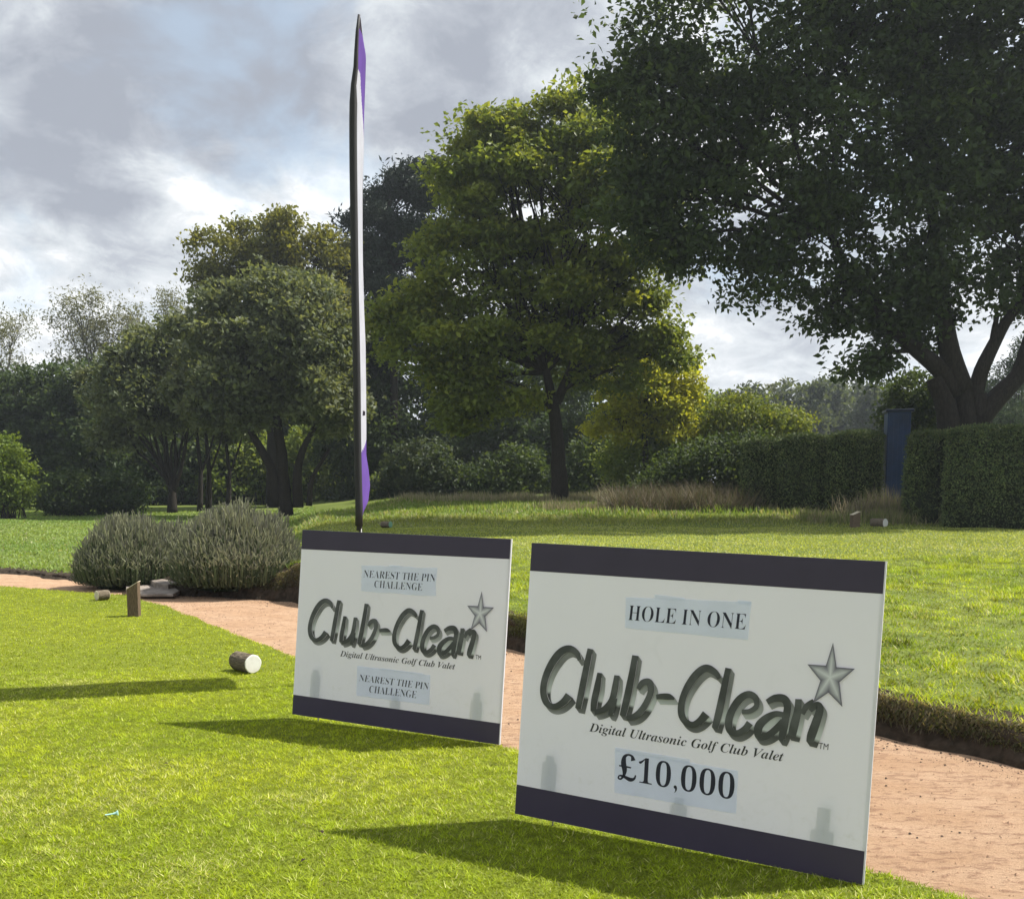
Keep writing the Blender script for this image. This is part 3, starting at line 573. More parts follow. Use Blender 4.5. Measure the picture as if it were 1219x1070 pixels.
for i, a in enumerate((('clipped hedge section nearest the dark scrub, leftmost of the row', 886, 934, 524, 522, 33.5, 33), ('second section of the hedge from the scrub', 930, 990, 519, 518, 32.6, 32),
                       ('third hedge section, just left of the blue cabin', 986, 1051, 516, 513, 31.8, 31.3),
                       ('shorter hedge section just right of the blue cabin', 1094, 1134, 515, 512, 29, 28), ('large front hedge section at the right edge with a pale sunlit top', 1132, 1300, 509, 508, 27.4, 25.4))):
    hedge(*a, 1.5, 600 + 7 * i, HC)

# blue cabin in the hedge gap
M['blue'] = simple('blue_painted_steel', (.014, .048, .15), .5, .15, 3, .1, .4); M['blue_dark'] = simple('dark_blue_trim', (.012, .025, .07), .5, .1, 3)
cb = P(1063, 600, 31); cz = float(hgt(cb.x, cb.y)); cab = empty('blue_cabin', (cb.x + .1, cb.y, cz), 'narrow dark blue upright cabin standing in the gap of the clipped hedge', 'cabin', rz=-.25)
ht = P(1063, 487, 31).z - cz
m_ = MB(); m_.box(-.34, .34, 0, 1.0, 0, ht - .08); m_.build('body', M['blue'], cab, bevel=.01)
m_ = MB(); m_.box(-.40, .42, -.06, 1.06, ht - .08, ht); m_.build('roof', M['blue_dark'], cab, bevel=.02)
for k in range(5):
    m_ = MB(); m_.box(-.30 + k * .14, -.25 + k * .14, -.025, -.002, .08, ht - .16); m_.build('rib', M['blue'], cab)
m_ = MB(); m_.box(-.34, .34, -.03, -.001, 0, .07); m_.build('kick_rail', M['blue_dark'], cab)
# ivy on the left stem of the big tree and conifer behind
bush('ivy_mound', 'ivy-covered dark mound between the blue cabin and the big trunk', 'ivy', 33, [(1090, 470, 36, 28), (1075, 500, 28, 26), (1110, 500, 28, 38), (1090, 540, 40, 40)], 16000, .13, DG, 610, clump=.35)
bush('conifer', 'dark conifer foliage peeping out behind the big trunk at the right edge', 'tree', 55, [(1200, 470, 28, 40), (1215, 430, 16, 28), (1190, 500, 40, 20)], 8000, .22, DG, 611, leafm='needle', asp=.3, clump=.4)
# far tree line, right of centre
far_c = [[(.06, .085, .045), (.085, .11, .055)], [(.05, .07, .045), (.075, .095, .055)], [(.08, .10, .045), (.11, .125, .05)]]
spec = [(800, 505, 30, 30, 0), (840, 490, 34, 26, 2), (885, 478, 26, 16, 1), (915, 488, 34, 26, 2), (955, 478, 30, 20, 1), (985, 472, 22, 22, 0), (985, 498, 32, 24, 0), (1020, 476, 30, 22, 1), (1050, 476, 28, 24, 1), (1030, 500, 30, 20, 0), (945, 500, 30, 18, 2), (1110, 486, 50, 26, 0), (1190, 492, 40, 24, 1)]
words = ['leftmost far tree beside the yellow-green tree', 'far olive tree above the scrub', 'low grey-green treetop on the skyline above the scrub', 'rounded far tree left of the hedge gap', 'flat-topped far tree on the skyline',
         'pointed far tree standing highest in the distant row', 'dark far tree below the pointed one', 'far tree right of the pointed one', 'far tree next to the ivy mound', 'low far tree just over the hedge', 'pale low far tree over the middle of the hedge', 'far tree behind the ivy mound', 'far tree behind the big trunk']
for i, ((px, py, rx, ry, c), lab) in enumerate(zip(spec, words)):
    tree('distant_tree', lab, 'tree', 105 + 8 * (i % 4), [(px, 580), (px, 550), (px, py + ry * .5)], [(px - rx * .4, py, rx * .6, ry * .8), (px + rx * .35, py - ry * .1, rx * .6, ry), (px, py + ry, rx, ry), (px, py + ry * 2.2, rx * 1.1, ry)], 4500, .55, far_c[c], 640 + i, 'distant trees over the hedge', r0=.3, clump=1.4, twigs=4, depth=.8)

# ------------------------------------------------------------------ lavender
def lavender(label, L, Yd, n, seed, cols, tips):
    g = np.random.default_rng(seed); s = Yd / F; c = P(L[0], L[1], Yd); gz = float(hgt(c.x, Yd)); gz = min(gz, .05)
    root = empty('lavender_bush', (c.x, Yd, gz), label, 'bush', 'lavender bushes beyond the path'); rx = L[2] * s; H = (P(L[0], L[3], Yd).z - gz) * .95; ry = rx * .8
    th = g.random(n) * 2 * np.pi; R = np.sqrt(g.random(n)); bx = np.cos(th) * R * rx * .62; by = np.sin(th) * R * ry * .62
    px_, py_ = np.cos(th) * R, np.sin(th) * R; lum = vnoise(px_ * 4 + seed, py_ * 4, 1) ; lum2 = vnoise(px_ * 11, py_ * 11 + seed, 1)
    lift = (1 - .62 * R ** 2.4) * (.80 + .24 * g.random(n) ** 2 + .16 * lum + .12 * lum2) * np.where(g.random(n) < .35, g.uniform(.45, .95, n), 1)
    jx = g.normal(0, .05, n); tx = np.cos(th) * rx * R * .97 + jx + .10 * lum; ty = np.sin(th) * ry * R + g.normal(0, .05, n); tz = H * lift
    V = []; C = []; seg = 3; wd = .011
    a = g.random(n) * np.pi; wx = np.cos(a) * wd; wy = np.sin(a) * wd * .4
    b0 = np.stack([bx * .7, by * .7, 0 * bx + .02], 1); b1 = np.stack([bx * .25 + tx * .78, by * .25 + ty * .78, tz * .40], 1); b1[:, :2] *= 1.0
    b2 = np.stack([tx, ty, tz * .88], 1); b3 = np.stack([tx * 1.02 + g.normal(0, .03, n), ty * 1.02, tz], 1); w3 = np.stack([wx, wy, 0 * wx], 1)
    q1 = np.stack([b0 - w3, b0 + w3, b1 + w3, b1 - w3], 1); q2 = np.stack([b1 - w3, b1 + w3, b2 + w3 * .5, b2 - w3 * .5], 1)
    q3 = np.stack([b2 - w3 * .9, b2 + w3 * .9, b3 + w3 * .7, b3 - w3 * .7], 1)
    col = np.array(cols)[g.integers(0, len(cols), n)] * g.uniform(.7, 1.3, (n, 1)); tc_ = np.array(tips)[g.integers(0, len(tips), n)] * g.uniform(.7, 1.3, (n, 1))
    Vs = np.concatenate([q1.reshape(-1, 3), q2.reshape(-1, 3)]); Cs = np.concatenate([np.repeat(col, 4, 0) * .8, np.repeat(col, 4, 0)])
    k = g.integers(0, n, n * 3); f = g.uniform(-.5, 1, len(k))[:, None]; pp = np.where(f > 0, b1[k] * (1 - f) + b2[k] * f, b1[k] * (1 + f) - b0[k] * f) + g.normal(0, .02, (len(k), 3))
    lv, lc = leaves(pp, .05, col[k], seed + 3, 0, .28, -1.2, .9)
    crown_mesh('stems', np.concatenate([Vs, lv]), np.concatenate([Cs, lc]), M['herb'], root)
    crown_mesh('flower_spikes', q3.reshape(-1, 3), np.repeat(tc_, 4, 0), M['herb'], root)
    mb = MB(); bm_pts = 10
    vs = []; fs = []
    for i in range(10):
        for j in range(16):
            a1 = math.pi / 2 * i / 9; a2 = 2 * math.pi * j / 16; vs.append((math.cos(a1) * math.cos(a2) * rx * .62, math.cos(a1) * math.sin(a2) * ry * .62, math.sin(a1) * H * .62 + .01))
    for i in range(9):
        for j in range(16): fs.append((i * 16 + j, i * 16 + (j + 1) % 16, (i + 1) * 16 + (j + 1) % 16, (i + 1) * 16 + j))
    mb.add(vs, fs); mb.build('woody_core', M['hedge_core'], root, True)
LC_ = [(.06, .085, .042), (.09, .115, .06), (.13, .15, .085)]; LT = [(.22, .23, .15), (.30, .30, .20), (.17, .17, .14)]
lavender('smaller lavender bush, left of the flat grey stones', (155, 660, 62, 606), 14.9, 14000, 701, LC_, LT)
lavender('bigger lavender bush right of the grey stones, touching the first sign board', (284, 660, 80, 594), 14.0, 19000, 702, LC_, LT)
lavender('low lavender bush filling the back between the two front ones', (205, 650, 42, 614), 16.0, 5000, 703, LC_, LT)
# flat stones and sleeper edge
M['stone'] = simple('grey_stone', (.32, .28, .25), .85, .2, 9, .8, .2, col2=(.17, .14, .12)); M['sleeper'] = simple('old_timber', (.07, .055, .042), .9, .3, 12, .6, .1, stretch=(1, 8, 8))
def slab(label, pts, th, Yc, nm='flat_stone', mt='stone'):
    g = random.Random(len(pts) + int(Yc * 10)); w = []
    z = Yc
    for px, py in pts:
        r = ray(px, py); t = (z - EYE) / r.z; w.append(Vector((0, 0, EYE)) + r * t)
    c = sum(w, Vector()) / len(w); o = empty(nm, (c.x, c.y, c.z - th), label, 'stone')
    mb = MB(); n = len(w); top = [(p.x - c.x, p.y - c.y, th + g.uniform(-.01, .01)) for p in w]; bot = [(p.x - c.x, p.y - c.y, 0) for p in w]
    mb.add(top + bot + [(0, 0, th + .015)], [(i, (i + 1) % n, 2 * n) for i in range(n)] + [(i, n + i, n + (i + 1) % n, (i + 1) % n) for i in range(n)] + [tuple(range(2 * n - 1, n - 1, -1))])
    mb.build('slab', M[mt], o, bevel=.012); return o
slab('flat grey stone slab between the lavender bushes, behind the marker post', [(150, 692), (195, 691), (214, 703), (206, 706), (168, 706), (150, 702)], .05, .05)
slab('rounder grey stone behind the flat slab', [(176, 688), (184, 685), (200, 684), (210, 687), (213, 692), (200, 695), (184, 694)], .10, .13)
sp = P(185, 708, 13.9); o = empty('timber_sleeper', (sp.x + .1, sp.y, -.05), 'dark old timber edging below the stone slab', 'timber edging'); m_ = MB(); m_.box(-.42, .9, -.06, .06, 0, .09, .008); m_.build('beam', M['sleeper'], o, bevel=.01)

# ------------------------------------------------------------------ sign boards
def boardmat():
    m, n, out = mat('backlit_white_board'); t = n.new('ShaderNodeTexCoord'); f = n.noise(t.outputs['Object'], 2.0, 3, .5)
    c = n.mix(f, (.66, .66, .72, 1), (.70, .70, .755, 1)); sz_ = n.new('ShaderNodeSeparateXYZ'); n.l.new(t.outputs['Object'], sz_.inputs[0])
    low = n.math('SUBTRACT', 1.0, n.smooth(sz_.outputs[2], .10, .55)); g1 = n.smooth(n.noise(t.outputs['Object'], 26, 6, .75), .50, .78); g2 = n.smooth(n.noise(t.outputs['Object'], 7, 5, .65, 1.2), .56, .74)
    c = n.mix(n.math('MULTIPLY', n.math('MULTIPLY', g1, low), .30), c, (.36, .36, .27, 1)); c = n.mix(n.math('MULTIPLY', g2, .10), c, (.42, .43, .44, 1)); d = n.new('ShaderNodeBsdfPrincipled'); n.l.new(c, d.inputs['Base Color']); d.inputs['Roughness'].default_value = .5; d.inputs['Specular IOR Level'].default_value = .3
    tr = n.new('ShaderNodeBsdfTranslucent'); n.l.new(c, tr.inputs[0]); mx = n.new('ShaderNodeMixShader'); mx.inputs[0].default_value = .26
    n.l.new(d.outputs[0], mx.inputs[1]); n.l.new(tr.outputs[0], mx.inputs[2]); n.l.new(mx.outputs[0], out.inputs[0]); return m
M['board'] = boardmat()
def backmat():
    m, n, out = mat('semi_clear_board_back'); d = n.new('ShaderNodeBsdfPrincipled'); d.inputs['Base Color'].default_value = (.75, .76, .78, 1); d.inputs['Roughness'].default_value = .5
    t = n.new('ShaderNodeBsdfTransparent'); mx = n.new('ShaderNodeMixShader'); mx.inputs[0].default_value = .5; n.l.new(d.outputs[0], mx.inputs[1]); n.l.new(t.outputs[0], mx.inputs[2]); n.l.new(mx.outputs[0], out.inputs[0]); return m
M['boardback'] = backmat()
M['band'] = simple('dark_purple_print', (.070, .056, .098), .45, .06, 3, 0, .35, trans=.3)
M['paper'] = simple('white_paper', (.84, .88, .99), .6, .03, 6, .15, .3, trans=.5)
M['tape'] = simple('clear_tape', (.86, .90, .98), .3, .02, 5, 0, .5, trans=.7)
M['ink'] = simple('black_ink', (.012, .012, .03), .5, .05, 5)
M['greyink'] = simple('charcoal_ink', (.035, .037, .04), .5, .1, 8)
M['steel'] = simple('grey_steel', (.18, .17, .16), .45, .1, 8)
M['spikeplate'] = simple('green_plastic', (.05, .12, .10), .5, .1, 8)
def chrome(z0, z1):
    m, n, out = mat('chrome_effect_print'); t = n.new('ShaderNodeTexCoord'); sp = n.new('ShaderNodeSeparateXYZ'); n.l.new(t.outputs['Object'], sp.inputs[0])
    f = n.math('DIVIDE', n.math('SUBTRACT', n.math('ADD', n.math('ADD', sp.outputs[2], n.math('MULTIPLY', sp.outputs[0], .04)), n.math('MULTIPLY', n.math('SUBTRACT', n.noise(t.outputs['Object'], 14, 3), .5), .05)), z0), z1 - z0)
    c = n.ramp(f, [(0, (.24, .24, .25)), (.10, (.12, .12, .125)), (.27, (.045, .045, .048)), (.32, (.52, .54, .55)), (.50, (.30, .305, .31)), (.74, (.15, .15, .155)), (1, (.20, .20, .205))])
    b = n.new('ShaderNodeBsdfPrincipled'); n.l.new(c, b.inputs['Base Color']); b.inputs['Roughness'].default_value = .45; n.l.new(b.outputs[0], out.inputs[0]); return m
def face_mat():
    m, n, out = mat('dark_brush_print'); t = n.new('ShaderNodeTexCoord'); f = n.noise(t.outputs['Object'], 9, 3, .5)
    c = n.mix(n.smooth(f, .4, .7), (.036, .038, .041, 1), (.085, .088, .092, 1)); b = n.new('ShaderNodeBsdfPrincipled'); n.l.new(c, b.inputs['Base Color']); b.inputs['Roughness'].default_value = .45; n.l.new(b.outputs[0], out.inputs[0]); return m
M['face'] = face_mat()
def star_mat():
    m, n, out = mat('star_print'); a = n.new('ShaderNodeAttribute', attribute_name='Col'); b = n.new('ShaderNodeBsdfPrincipled'); n.l.new(a.outputs[0], b.inputs['Base Color']); b.inputs['Roughness'].default_value = .45; n.l.new(b.outputs[0], out.inputs[0]); return m
M['star'] = star_mat()

def corner_frame(p):
    x, y, h, W, H, l, z0, r = p
    u = Vector((math.cos(h), math.sin(h), 0)); n = Vector((-u.y, u.x, 0)); v = Vector((0, 0, 1)) * math.cos(l) + n * math.sin(l)
    u2 = u * math.cos(r) + v * math.sin(r); v2 = v * math.cos(r) - u * math.sin(r); n2 = v2.cross(u2).normalized() * -1
    n2 = u2.cross(v2) * -1
    return Vector((x, y, z0)), u2, v2, n2, W, H            # n2 points away from the camera
SIGN1 = (-1.4547, 6.4075, -.4591, 1.5421, 1.2209, .1035, .03, -.0148); SIGN2 = (.0132, 4.4341, -.5069, 1.5444, 1.2539, .0967, .03, -.0175)
def local(fr, px, py):
    o, u, v, n, W, H = fr; r = ray(px, py); c = Vector((0, 0, EYE)); t = (o - c).dot(n) / r.dot(n); q = c + r * t - o
    return (q.dot(u), q.dot(v))
def catmull(pts, k=7):
    pts = [np.array(p, float) for p in pts]; out = []
    for i in range(len(pts) - 1):
        p0 = pts[max(i - 1, 0)]; p1 = pts[i]; p2 = pts[i + 1]; p3 = pts[min(i + 2, len(pts) - 1)]
        for t in np.linspace(0, 1, k, endpoint=False):
            out.append(.5 * ((2 * p1) + (-p0 + p2) * t + (2 * p0 - 5 * p1 + 4 * p2 - p3) * t * t + (-p0 + 3 * p1 - 3 * p2 + p3) * t ** 3))
    out.append(pts[-1]); return out
def strip(pts, cap=0.5):
    """brush stroke outline: pts (x, y, width) -> left, right point lists"""
    c = catmull(pts); L = []; R = []
    for i, p in enumerate(c):
        a = c[max(i - 1, 0)]; b = c[min(i + 1, len(c) - 1)]; t = (b - a)[:2]; t = t / (np.linalg.norm(t) + 1e-9); n = np.array([-t[1], t[0]]); wd = p[2] * .57
        L.append(p[:2] + n * wd); R.append(p[:2] - n * wd)
    return L, R
# strokes traced on the second board, in photograph pixels
def z1(*p): return [(635 + a / 6.095, 755 + b / 6.095, c / 6.095) for a, b, c in p]
def z2(*p): return [(795 + a / 5.3, 755 + b / 5.3, c / 5.3) for a, b, c in p]
STROKES = [
    z1((340, 185, 26), (318, 135, 34), (265, 103, 44), (205, 125, 48), (150, 190, 48), (105, 275, 44), (80, 360, 42), (78, 430, 42), (98, 490, 42), (135, 520, 36), (180, 515, 40), (225, 485, 44), (262, 440, 50)),
    z1((416, 104, 34), (390, 230, 40), (358, 390, 42), (328, 535, 38)),
    z1((484, 278, 28), (468, 380, 42), (446, 480, 42), (440, 555, 38)), z1((448, 560, 36), (485, 555, 34), (530, 530, 38), (575, 470, 40), (598, 380, 42), (608, 296, 30)), z1((592, 460, 36), (575, 540, 36), (560, 588, 26)),
    z1((742, 152, 38), (722, 270, 42), (692, 420, 46), (664, 540, 44), (652, 588, 40)), z1((764, 395, 26), (795, 350, 38), (840, 345, 44), (858, 395, 42), (840, 460, 40), (795, 540, 42), (740, 590, 38), (680, 606, 30)),
    z1((895, 452, 30), (930, 448, 36), (985, 450, 38), (1026, 466, 12)),
    z2((330, 278, 22), (300, 238, 34), (245, 212, 42), (190, 245, 44), (140, 310, 42), (105, 380, 38), (88, 450, 38), (92, 510, 38), (118, 552, 34), (160, 568, 34), (205, 545, 40), (245, 500, 48)),
    z2((384, 212, 32), (360, 330, 38), (328, 480, 42), (300, 588, 36)),
    z2((470, 486, 26), (520, 482, 28), (562, 450, 30), (556, 400, 34), (512, 376, 38), (458, 405, 42), (412, 470, 42), (388, 540, 42), (394, 600, 40), (438, 622, 36), (488, 596, 38), (520, 556, 40)),
    z2((628, 425, 30), (680, 400, 40), (735, 405, 44), (758, 450, 42), (744, 540, 42), (728, 620, 42), (716, 668, 26)), z2((730, 505, 30), (680, 500, 34), (620, 530, 44), (576, 580, 48), (578, 640, 40), (630, 636, 36), (690, 590, 40), (730, 540, 30)),
    z2((826, 406, 34), (822, 480, 42), (800, 570, 48), (784, 640, 46)), z2((850, 500, 28), (880, 450, 34), (925, 425, 38)), z2((900, 480, 24), (940, 445, 40), (962, 470, 42), (938, 550, 48), (910, 630, 50), (898, 676, 40))]
OFF = (4.2, 6.2)
STAR = [(795 + a / 5.3, 755 + b / 5.3) for a, b in ((1045, 50), (1067, 205), (1183, 215), (1085, 300), (1103, 455), (1015, 365), (918, 432), (965, 290), (883, 187), (1000, 195))]
FR2 = corner_frame(SIGN2)

def text_mesh(s, style, off=0.0):
    t = ''
    for ch in s:
        if style == 'bold' and 'A' <= ch <= 'Z': t += chr(0x1D400 + ord(ch) - 65)
        elif style == 'bold' and '0' <= ch <= '9': t += chr(0x1D7CE + ord(ch) - 48)
        elif style == 'bi' and 'A' <= ch <= 'Z': t += chr(0x1D468 + ord(ch) - 65)
        elif style == 'bi' and 'a' <= ch <= 'z': t += chr(0x1D482 + ord(ch) - 97)
        else: t += ch
    cu = bpy.data.curves.new('t', 'FONT'); cu.body = t; cu.offset = off; cu.resolution_u = 3
    o = bpy.data.objects.new('t', cu); COL.objects.link(o)
    bpy.context.view_layer.update(); me = bpy.data.meshes.new_from_object(o.evaluated_get(bpy.context.evaluated_depsgraph_get()))
    vs = [tuple(v.co[:2]) for v in me.vertices]; fs = [tuple(p.vertices) for p in me.polygons]
    bpy.data.objects.remove(o); bpy.data.curves.remove(cu); bpy.data.meshes.remove(me)
    return vs, fs
def place_text(s, style, fr, A, Bp, T, y, mt, parent, name='lettering', off=0.0, cap=None, pre=None):
    vs, fs = text_mesh(s, style, off); xs = [v[0] for v in vs]; x0, x1 = min(xs), max(xs)
    cap = cap or max(v[1] for v in text_mesh('H', style if style != 'plain' else 'plain', off)[0])
    a, b, t = (Vector(local(fr, *q)) for q in (A, Bp, T)); ux = (b - a) / (x1 - x0); uy = (t - a) / cap
    V = [a + ux * (v[0] - x0) + uy * v[1] for v in vs]
    mb = MB(); mb.add([(q.x, y, q.y) for q in V], fs); o = mb.build(name, mt, parent); o['kind'] = 'stuff'; return o
def quadpoly(fr, pts, y, th, name, mt, parent, wob=0):
    q = [local(fr, *p) for p in pts]; mb = MB(); n = len(q)
    if wob:
        g = random.Random(int(wob * 1e4) + n); dense = []
        for i in range(n):
            a, b = q[i], q[(i + 1) % n]
            for k in range(8): t = k / 8; dense.append((a[0] * (1 - t) + b[0] * t + g.uniform(-wob, wob), a[1] * (1 - t) + b[1] * t + g.uniform(-wob, wob)))
        q = dense; n = len(q)
    mb.add([(a, y, b) for a, b in q], [tuple(range(n))[::-1]])
    return mb.build(name, mt, parent)
def logo(fr, root):
    """the brush-lettered words and star, in board coordinates"""
    W, H = fr[4], fr[5]; sx, sz = W / FR2[4], H / FR2[5]
    def L(p): a, b = local(FR2, *p[:2]); return a * sx, b * sz
    y = -.0012; cm = chrome(.395 * H, .640 * H)
    for st in STROKES:
        l, r = strip(st); cc = [c for c in catmull(st)]
        zs = [L(c)[1] for c in cc]; mb = MB()
        for side_ in (l, r):                                     # extruded flanks of the stroke
            for i in range(len(side_) - 1):
                a, b = side_[i], side_[i + 1]; q = [a, b, b + np.array(OFF), a + np.array(OFF)]; y -= .000004
                mb.add([(L(p)[0], y, L(p)[1]) for p in q], [(0, 1, 2, 3)])
        for e in (0, -1):
            q = [l[e], r[e], r[e] + np.array(OFF), l[e] + np.array(OFF)]; y -= .000004; mb.add([(L(p)[0], y, L(p)[1]) for p in q], [(0, 1, 2, 3)])
        mb.build('letter_shading', cm, root)
    y -= .0003
    for st in STROKES:
        l, r = strip(st); mb = MB(); y -= .00003
        mb.add([(L(p)[0], y, L(p)[1]) for p in l + r], [(i, i + 1, len(l) + i + 1, len(l) + i) for i in range(len(l) - 1)])
        mb.build('letter_stroke', M['face'], root)
    y -= .0003; pts = [L(p) for p in STAR]; c = (sum(p[0] for p in pts) / 10, sum(p[1] for p in pts) / 10)
    vs = [(*c,)] + pts + [(c[0] * .42 + pts[i][0] * .58, c[1] * .42 + pts[i][1] * .58) for i in range(0, 10, 2)] + [(c[0] * .45 + pts[i][0] * .55, c[1] * .45 + pts[i][1] * .55) for i in range(1, 10, 2)]
    cl = [(.62, .62, .66)] + [(.07, .06, .10)] * 10 + [(.52, .52, .56)] * 5 + [(.30, .29, .34)] * 5
    V = [(a, y, b) for a, b in vs]; fcs = []
    for k in range(5):
        tip, mid = 1 + 2 * k, 11 + k
        for nb, im, sgn in ((1 + (2 * k + 1) % 10, 16 + k, 1), (1 + (2 * k - 1) % 10, 16 + (k - 1) % 5, -1)): fcs += [f_ if sgn > 0 else f_[::-1] for f_ in ((tip, nb, mid), (mid, nb, im), (mid, im, 0))]
    # outline ring
    me = mesh_np('star', V, [i for f in fcs for i in f], 3, np.array(cl)); link('star', me, M['star'], root)
    return y
def back(root, fr, spots):
    W, H = fr[4], fr[5]
    for (px, py, wd, hh) in spots:
        a, b = local(fr, px, py); o = MB(); o.box(a - wd / 2, a + wd / 2, .0125, .017, .03, b); o.box(a - wd * .28, a + wd * .28, .0125, .016, b + .002, b + hh)
        pl = o.build('spike_plate', M['spikeplate'], root); m2 = MB(); m2.tube([(a + .01, .015, .03), (a + .012, .015, -.22)], .0035, 6); m2.build('ground_spike', M['steel'], root)
def board(fr, label):
    o, u, v, n, W, H = fr; root = bpy.data.objects.new('sign_board', None); COL.objects.link(root)
    root.matrix_world = Matrix(((u.x, n.x, v.x, o.x), (u.y, n.y, v.y, o.y), (u.z, n.z, v.z, o.z), (0, 0, 0, 1)))
    tag(root, label, 'sign', 'sign boards on the tee'); m_ = MB(); m_.box(0, W, 0, .012, 0, H); pn = m_.build('panel', M['board'], root); pn.data.materials.append(M['boardback']); pn.data.polygons[3].material_index = 1; return root
fr = FR2; W, H = fr[4], fr[5]
s2 = board(fr, 'nearer white sign board with dark bands reading HOLE IN ONE and a cash prize')
E_ = .004
a1 = local(fr, 632, 679.3)[1]; a2 = local(fr, 1053, 706.9)[1]; b1 = local(fr, 615.6, 933.4)[1]; b2 = local(fr, 1026.4, 1012.4)[1]
def band(root, zs, name, W):
    mb = MB(); q = [(0.0005, zs[0]), (W - .006, zs[1]), (W - .006, zs[2]), (.0005, zs[3])]
    mb.add([(a, -.0008, b) for a, b in q] + [(a, -.0002, b) for a, b in q], [(3, 2, 1, 0), (4, 5, 6, 7), (0, 1, 5, 4), (1, 2, 6, 5), (2, 3, 7, 6), (3, 0, 4, 7)]); mb.build(name, M['band'], root)
band(s2, (a1, a2, H - .0005, H - .0005), 'header_band', W); band(s2, (.0005, .0005, b2, b1), 'footer_band', W)
y = logo(fr, s2)
def Z3(a, b): return (725 + a / 6.77, 700 + b / 6.77)
def Z4(a, b): return (690 + a / 4.876, 850 + b / 4.876)
def ZA(a, b): return (420 + a / 11.08, 665 + b / 11.08)
def ZB(a, b): return (395 + a / 7.62, 770 + b / 7.62)
quadpoly(fr, [Z3(135, 70), Z3(1145, 112), Z3(1120, 420), Z3(130, 320)], -.0014, .0006, 'paper_notice', M['paper'], s2, .0012)
quadpoly(fr, [Z3(370, 50), Z3(610, 78), Z3(606, 100), Z3(366, 85)], -.0019, .0003, 'tape', M['tape'], s2, .0008); quadpoly(fr, [Z3(1040, 95), Z3(1150, 108), Z3(1150, 135), Z3(1035, 125)], -.0019, .0003, 'tape', M['tape'], s2, .0008)
place_text('HOLE IN ONE', 'bold', fr, Z3(153, 256), Z3(1098, 334), Z3(166, 138), -.0023, M['ink'], s2, off=-.012)
quadpoly(fr, [Z4(205, 205), Z4(922, 328), Z4(908, 577), Z4(203, 452)], -.0014, .0006, 'paper_notice', M['paper'], s2, .0010)
quadpoly(fr, [Z4(210, 190), Z4(640, 262), Z4(640, 285), Z4(206, 212)], -.0019, .0003, 'tape', M['tape'], s2, .0008)
place_text('10,000', 'bold', fr, Z4(338, 395), Z4(895, 497), Z4(346, 255), -.0023, M['ink'], s2, off=-.012)
# pound sign drawn with strokes
def pound(fr, root):
    q = lambda *p: [(*Z4(a, b), c / 4.876) for a, b, c in p]; y = -.0023
    for st in (q((312, 268, 24), (305, 243, 12), (283, 234, 10), (262, 246, 18), (256, 280, 26), (262, 320, 24), (258, 352, 14), (240, 374, 9), (226, 368, 8), (234, 354, 8), (262, 362, 14), (295, 378, 20), (318, 372, 12), (326, 352, 6)), q((230, 296, 7), (270, 303, 8), (300, 309, 7))):
        l, r = strip(st); mb = MB(); y -= .00004; mb.add([(local(fr, *p)[0], y, local(fr, *p)[1]) for p in l + r], [(i, i + 1, len(l) + i + 1, len(l) + i) for i in range(len(l) - 1)]); mb.build('lettering', M['ink'], root)
pound(fr, s2)
place_text('Digital Ultrasonic Golf Club Valet', 'bi', fr, Z4(55, 97), Z4(1182, 273), Z4(60, 49), -.0020, M['greyink'], s2, off=-.004)
place_text('TM', 'plain', fr, (974.4, 890.6), (985.8, 892.3), (975.2, 883.5), -.0020, M['greyink'], s2)
back(s2, fr, [(659, 900, .07, .03), (813, 950, .07, .03), (985, 980, .085, .09)])
fr = corner_frame(SIGN1); W, H = fr[4], fr[5]
s1 = board(fr, 'farther white sign board with two pasted papers reading NEAREST THE PIN CHALLENGE')
band(s1, (local(fr, 357.6, 653.4)[1], local(fr, 610.2, 665.6)[1], H - .0005, H - .0005), 'header_band', W); band(s1, (.0005, .0005, local(fr, 593.9, 860.7)[1], local(fr, 351.4, 826.8)[1]), 'footer_band', W)
logo(fr, s1)
quadpoly(fr, [ZA(120, 85), ZA(1115, 125), ZA(1092, 495), ZA(112, 430)], -.0014, .0006, 'paper_notice', M['paper'], s1, .0035)
quadpoly(fr, [ZA(480, 85), ZA(640, 92), ZA(640, 118), ZA(480, 112)], -.0019, .0003, 'tape', M['tape'], s1, .0015)
place_text('NEAREST THE PIN', 'bold', fr, ZA(140, 243), ZA(1085, 302), ZA(152, 150), -.0023, M['ink'], s1, off=-.016); place_text('CHALLENGE', 'bold', fr, ZA(283, 378), ZA(915, 420), ZA(292, 286), -.0023, M['ink'], s1, off=-.016)
quadpoly(fr, [ZB(232, 168), ZB(897, 256), ZB(886, 525), ZB(224, 440)], -.0014, .0006, 'paper_notice', M['paper'], s1, .0008)
quadpoly(fr, [ZB(440, 190), ZB(830, 238), ZB(828, 252), ZB(440, 204)], -.0019, .0003, 'tape', M['tape'], s1, .0006)
place_text('NEAREST THE PIN', 'bold', fr, ZB(247, 306), ZB(875, 386), ZB(257, 248), -.0023, M['ink'], s1, off=-.016); place_text('CHALLENGE', 'bold', fr, ZB(338, 410), ZB(765, 463), ZB(347, 348), -.0023, M['ink'], s1, off=-.016)
place_text('Digital Ultrasonic Golf Club Valet', 'bi', fr, ZB(75, 82), ZB(1118, 203), ZB(80, 32), -.0020, M['greyink'], s1, off=-.004)
place_text('TM', 'plain', fr, (566, 784), (572.5, 785), (566.4, 779), -.0020, M['greyink'], s1)
back(s1, fr, [(379, 797, .07, .03), (474, 828, .07, .03), (571, 828, .075, .05)])

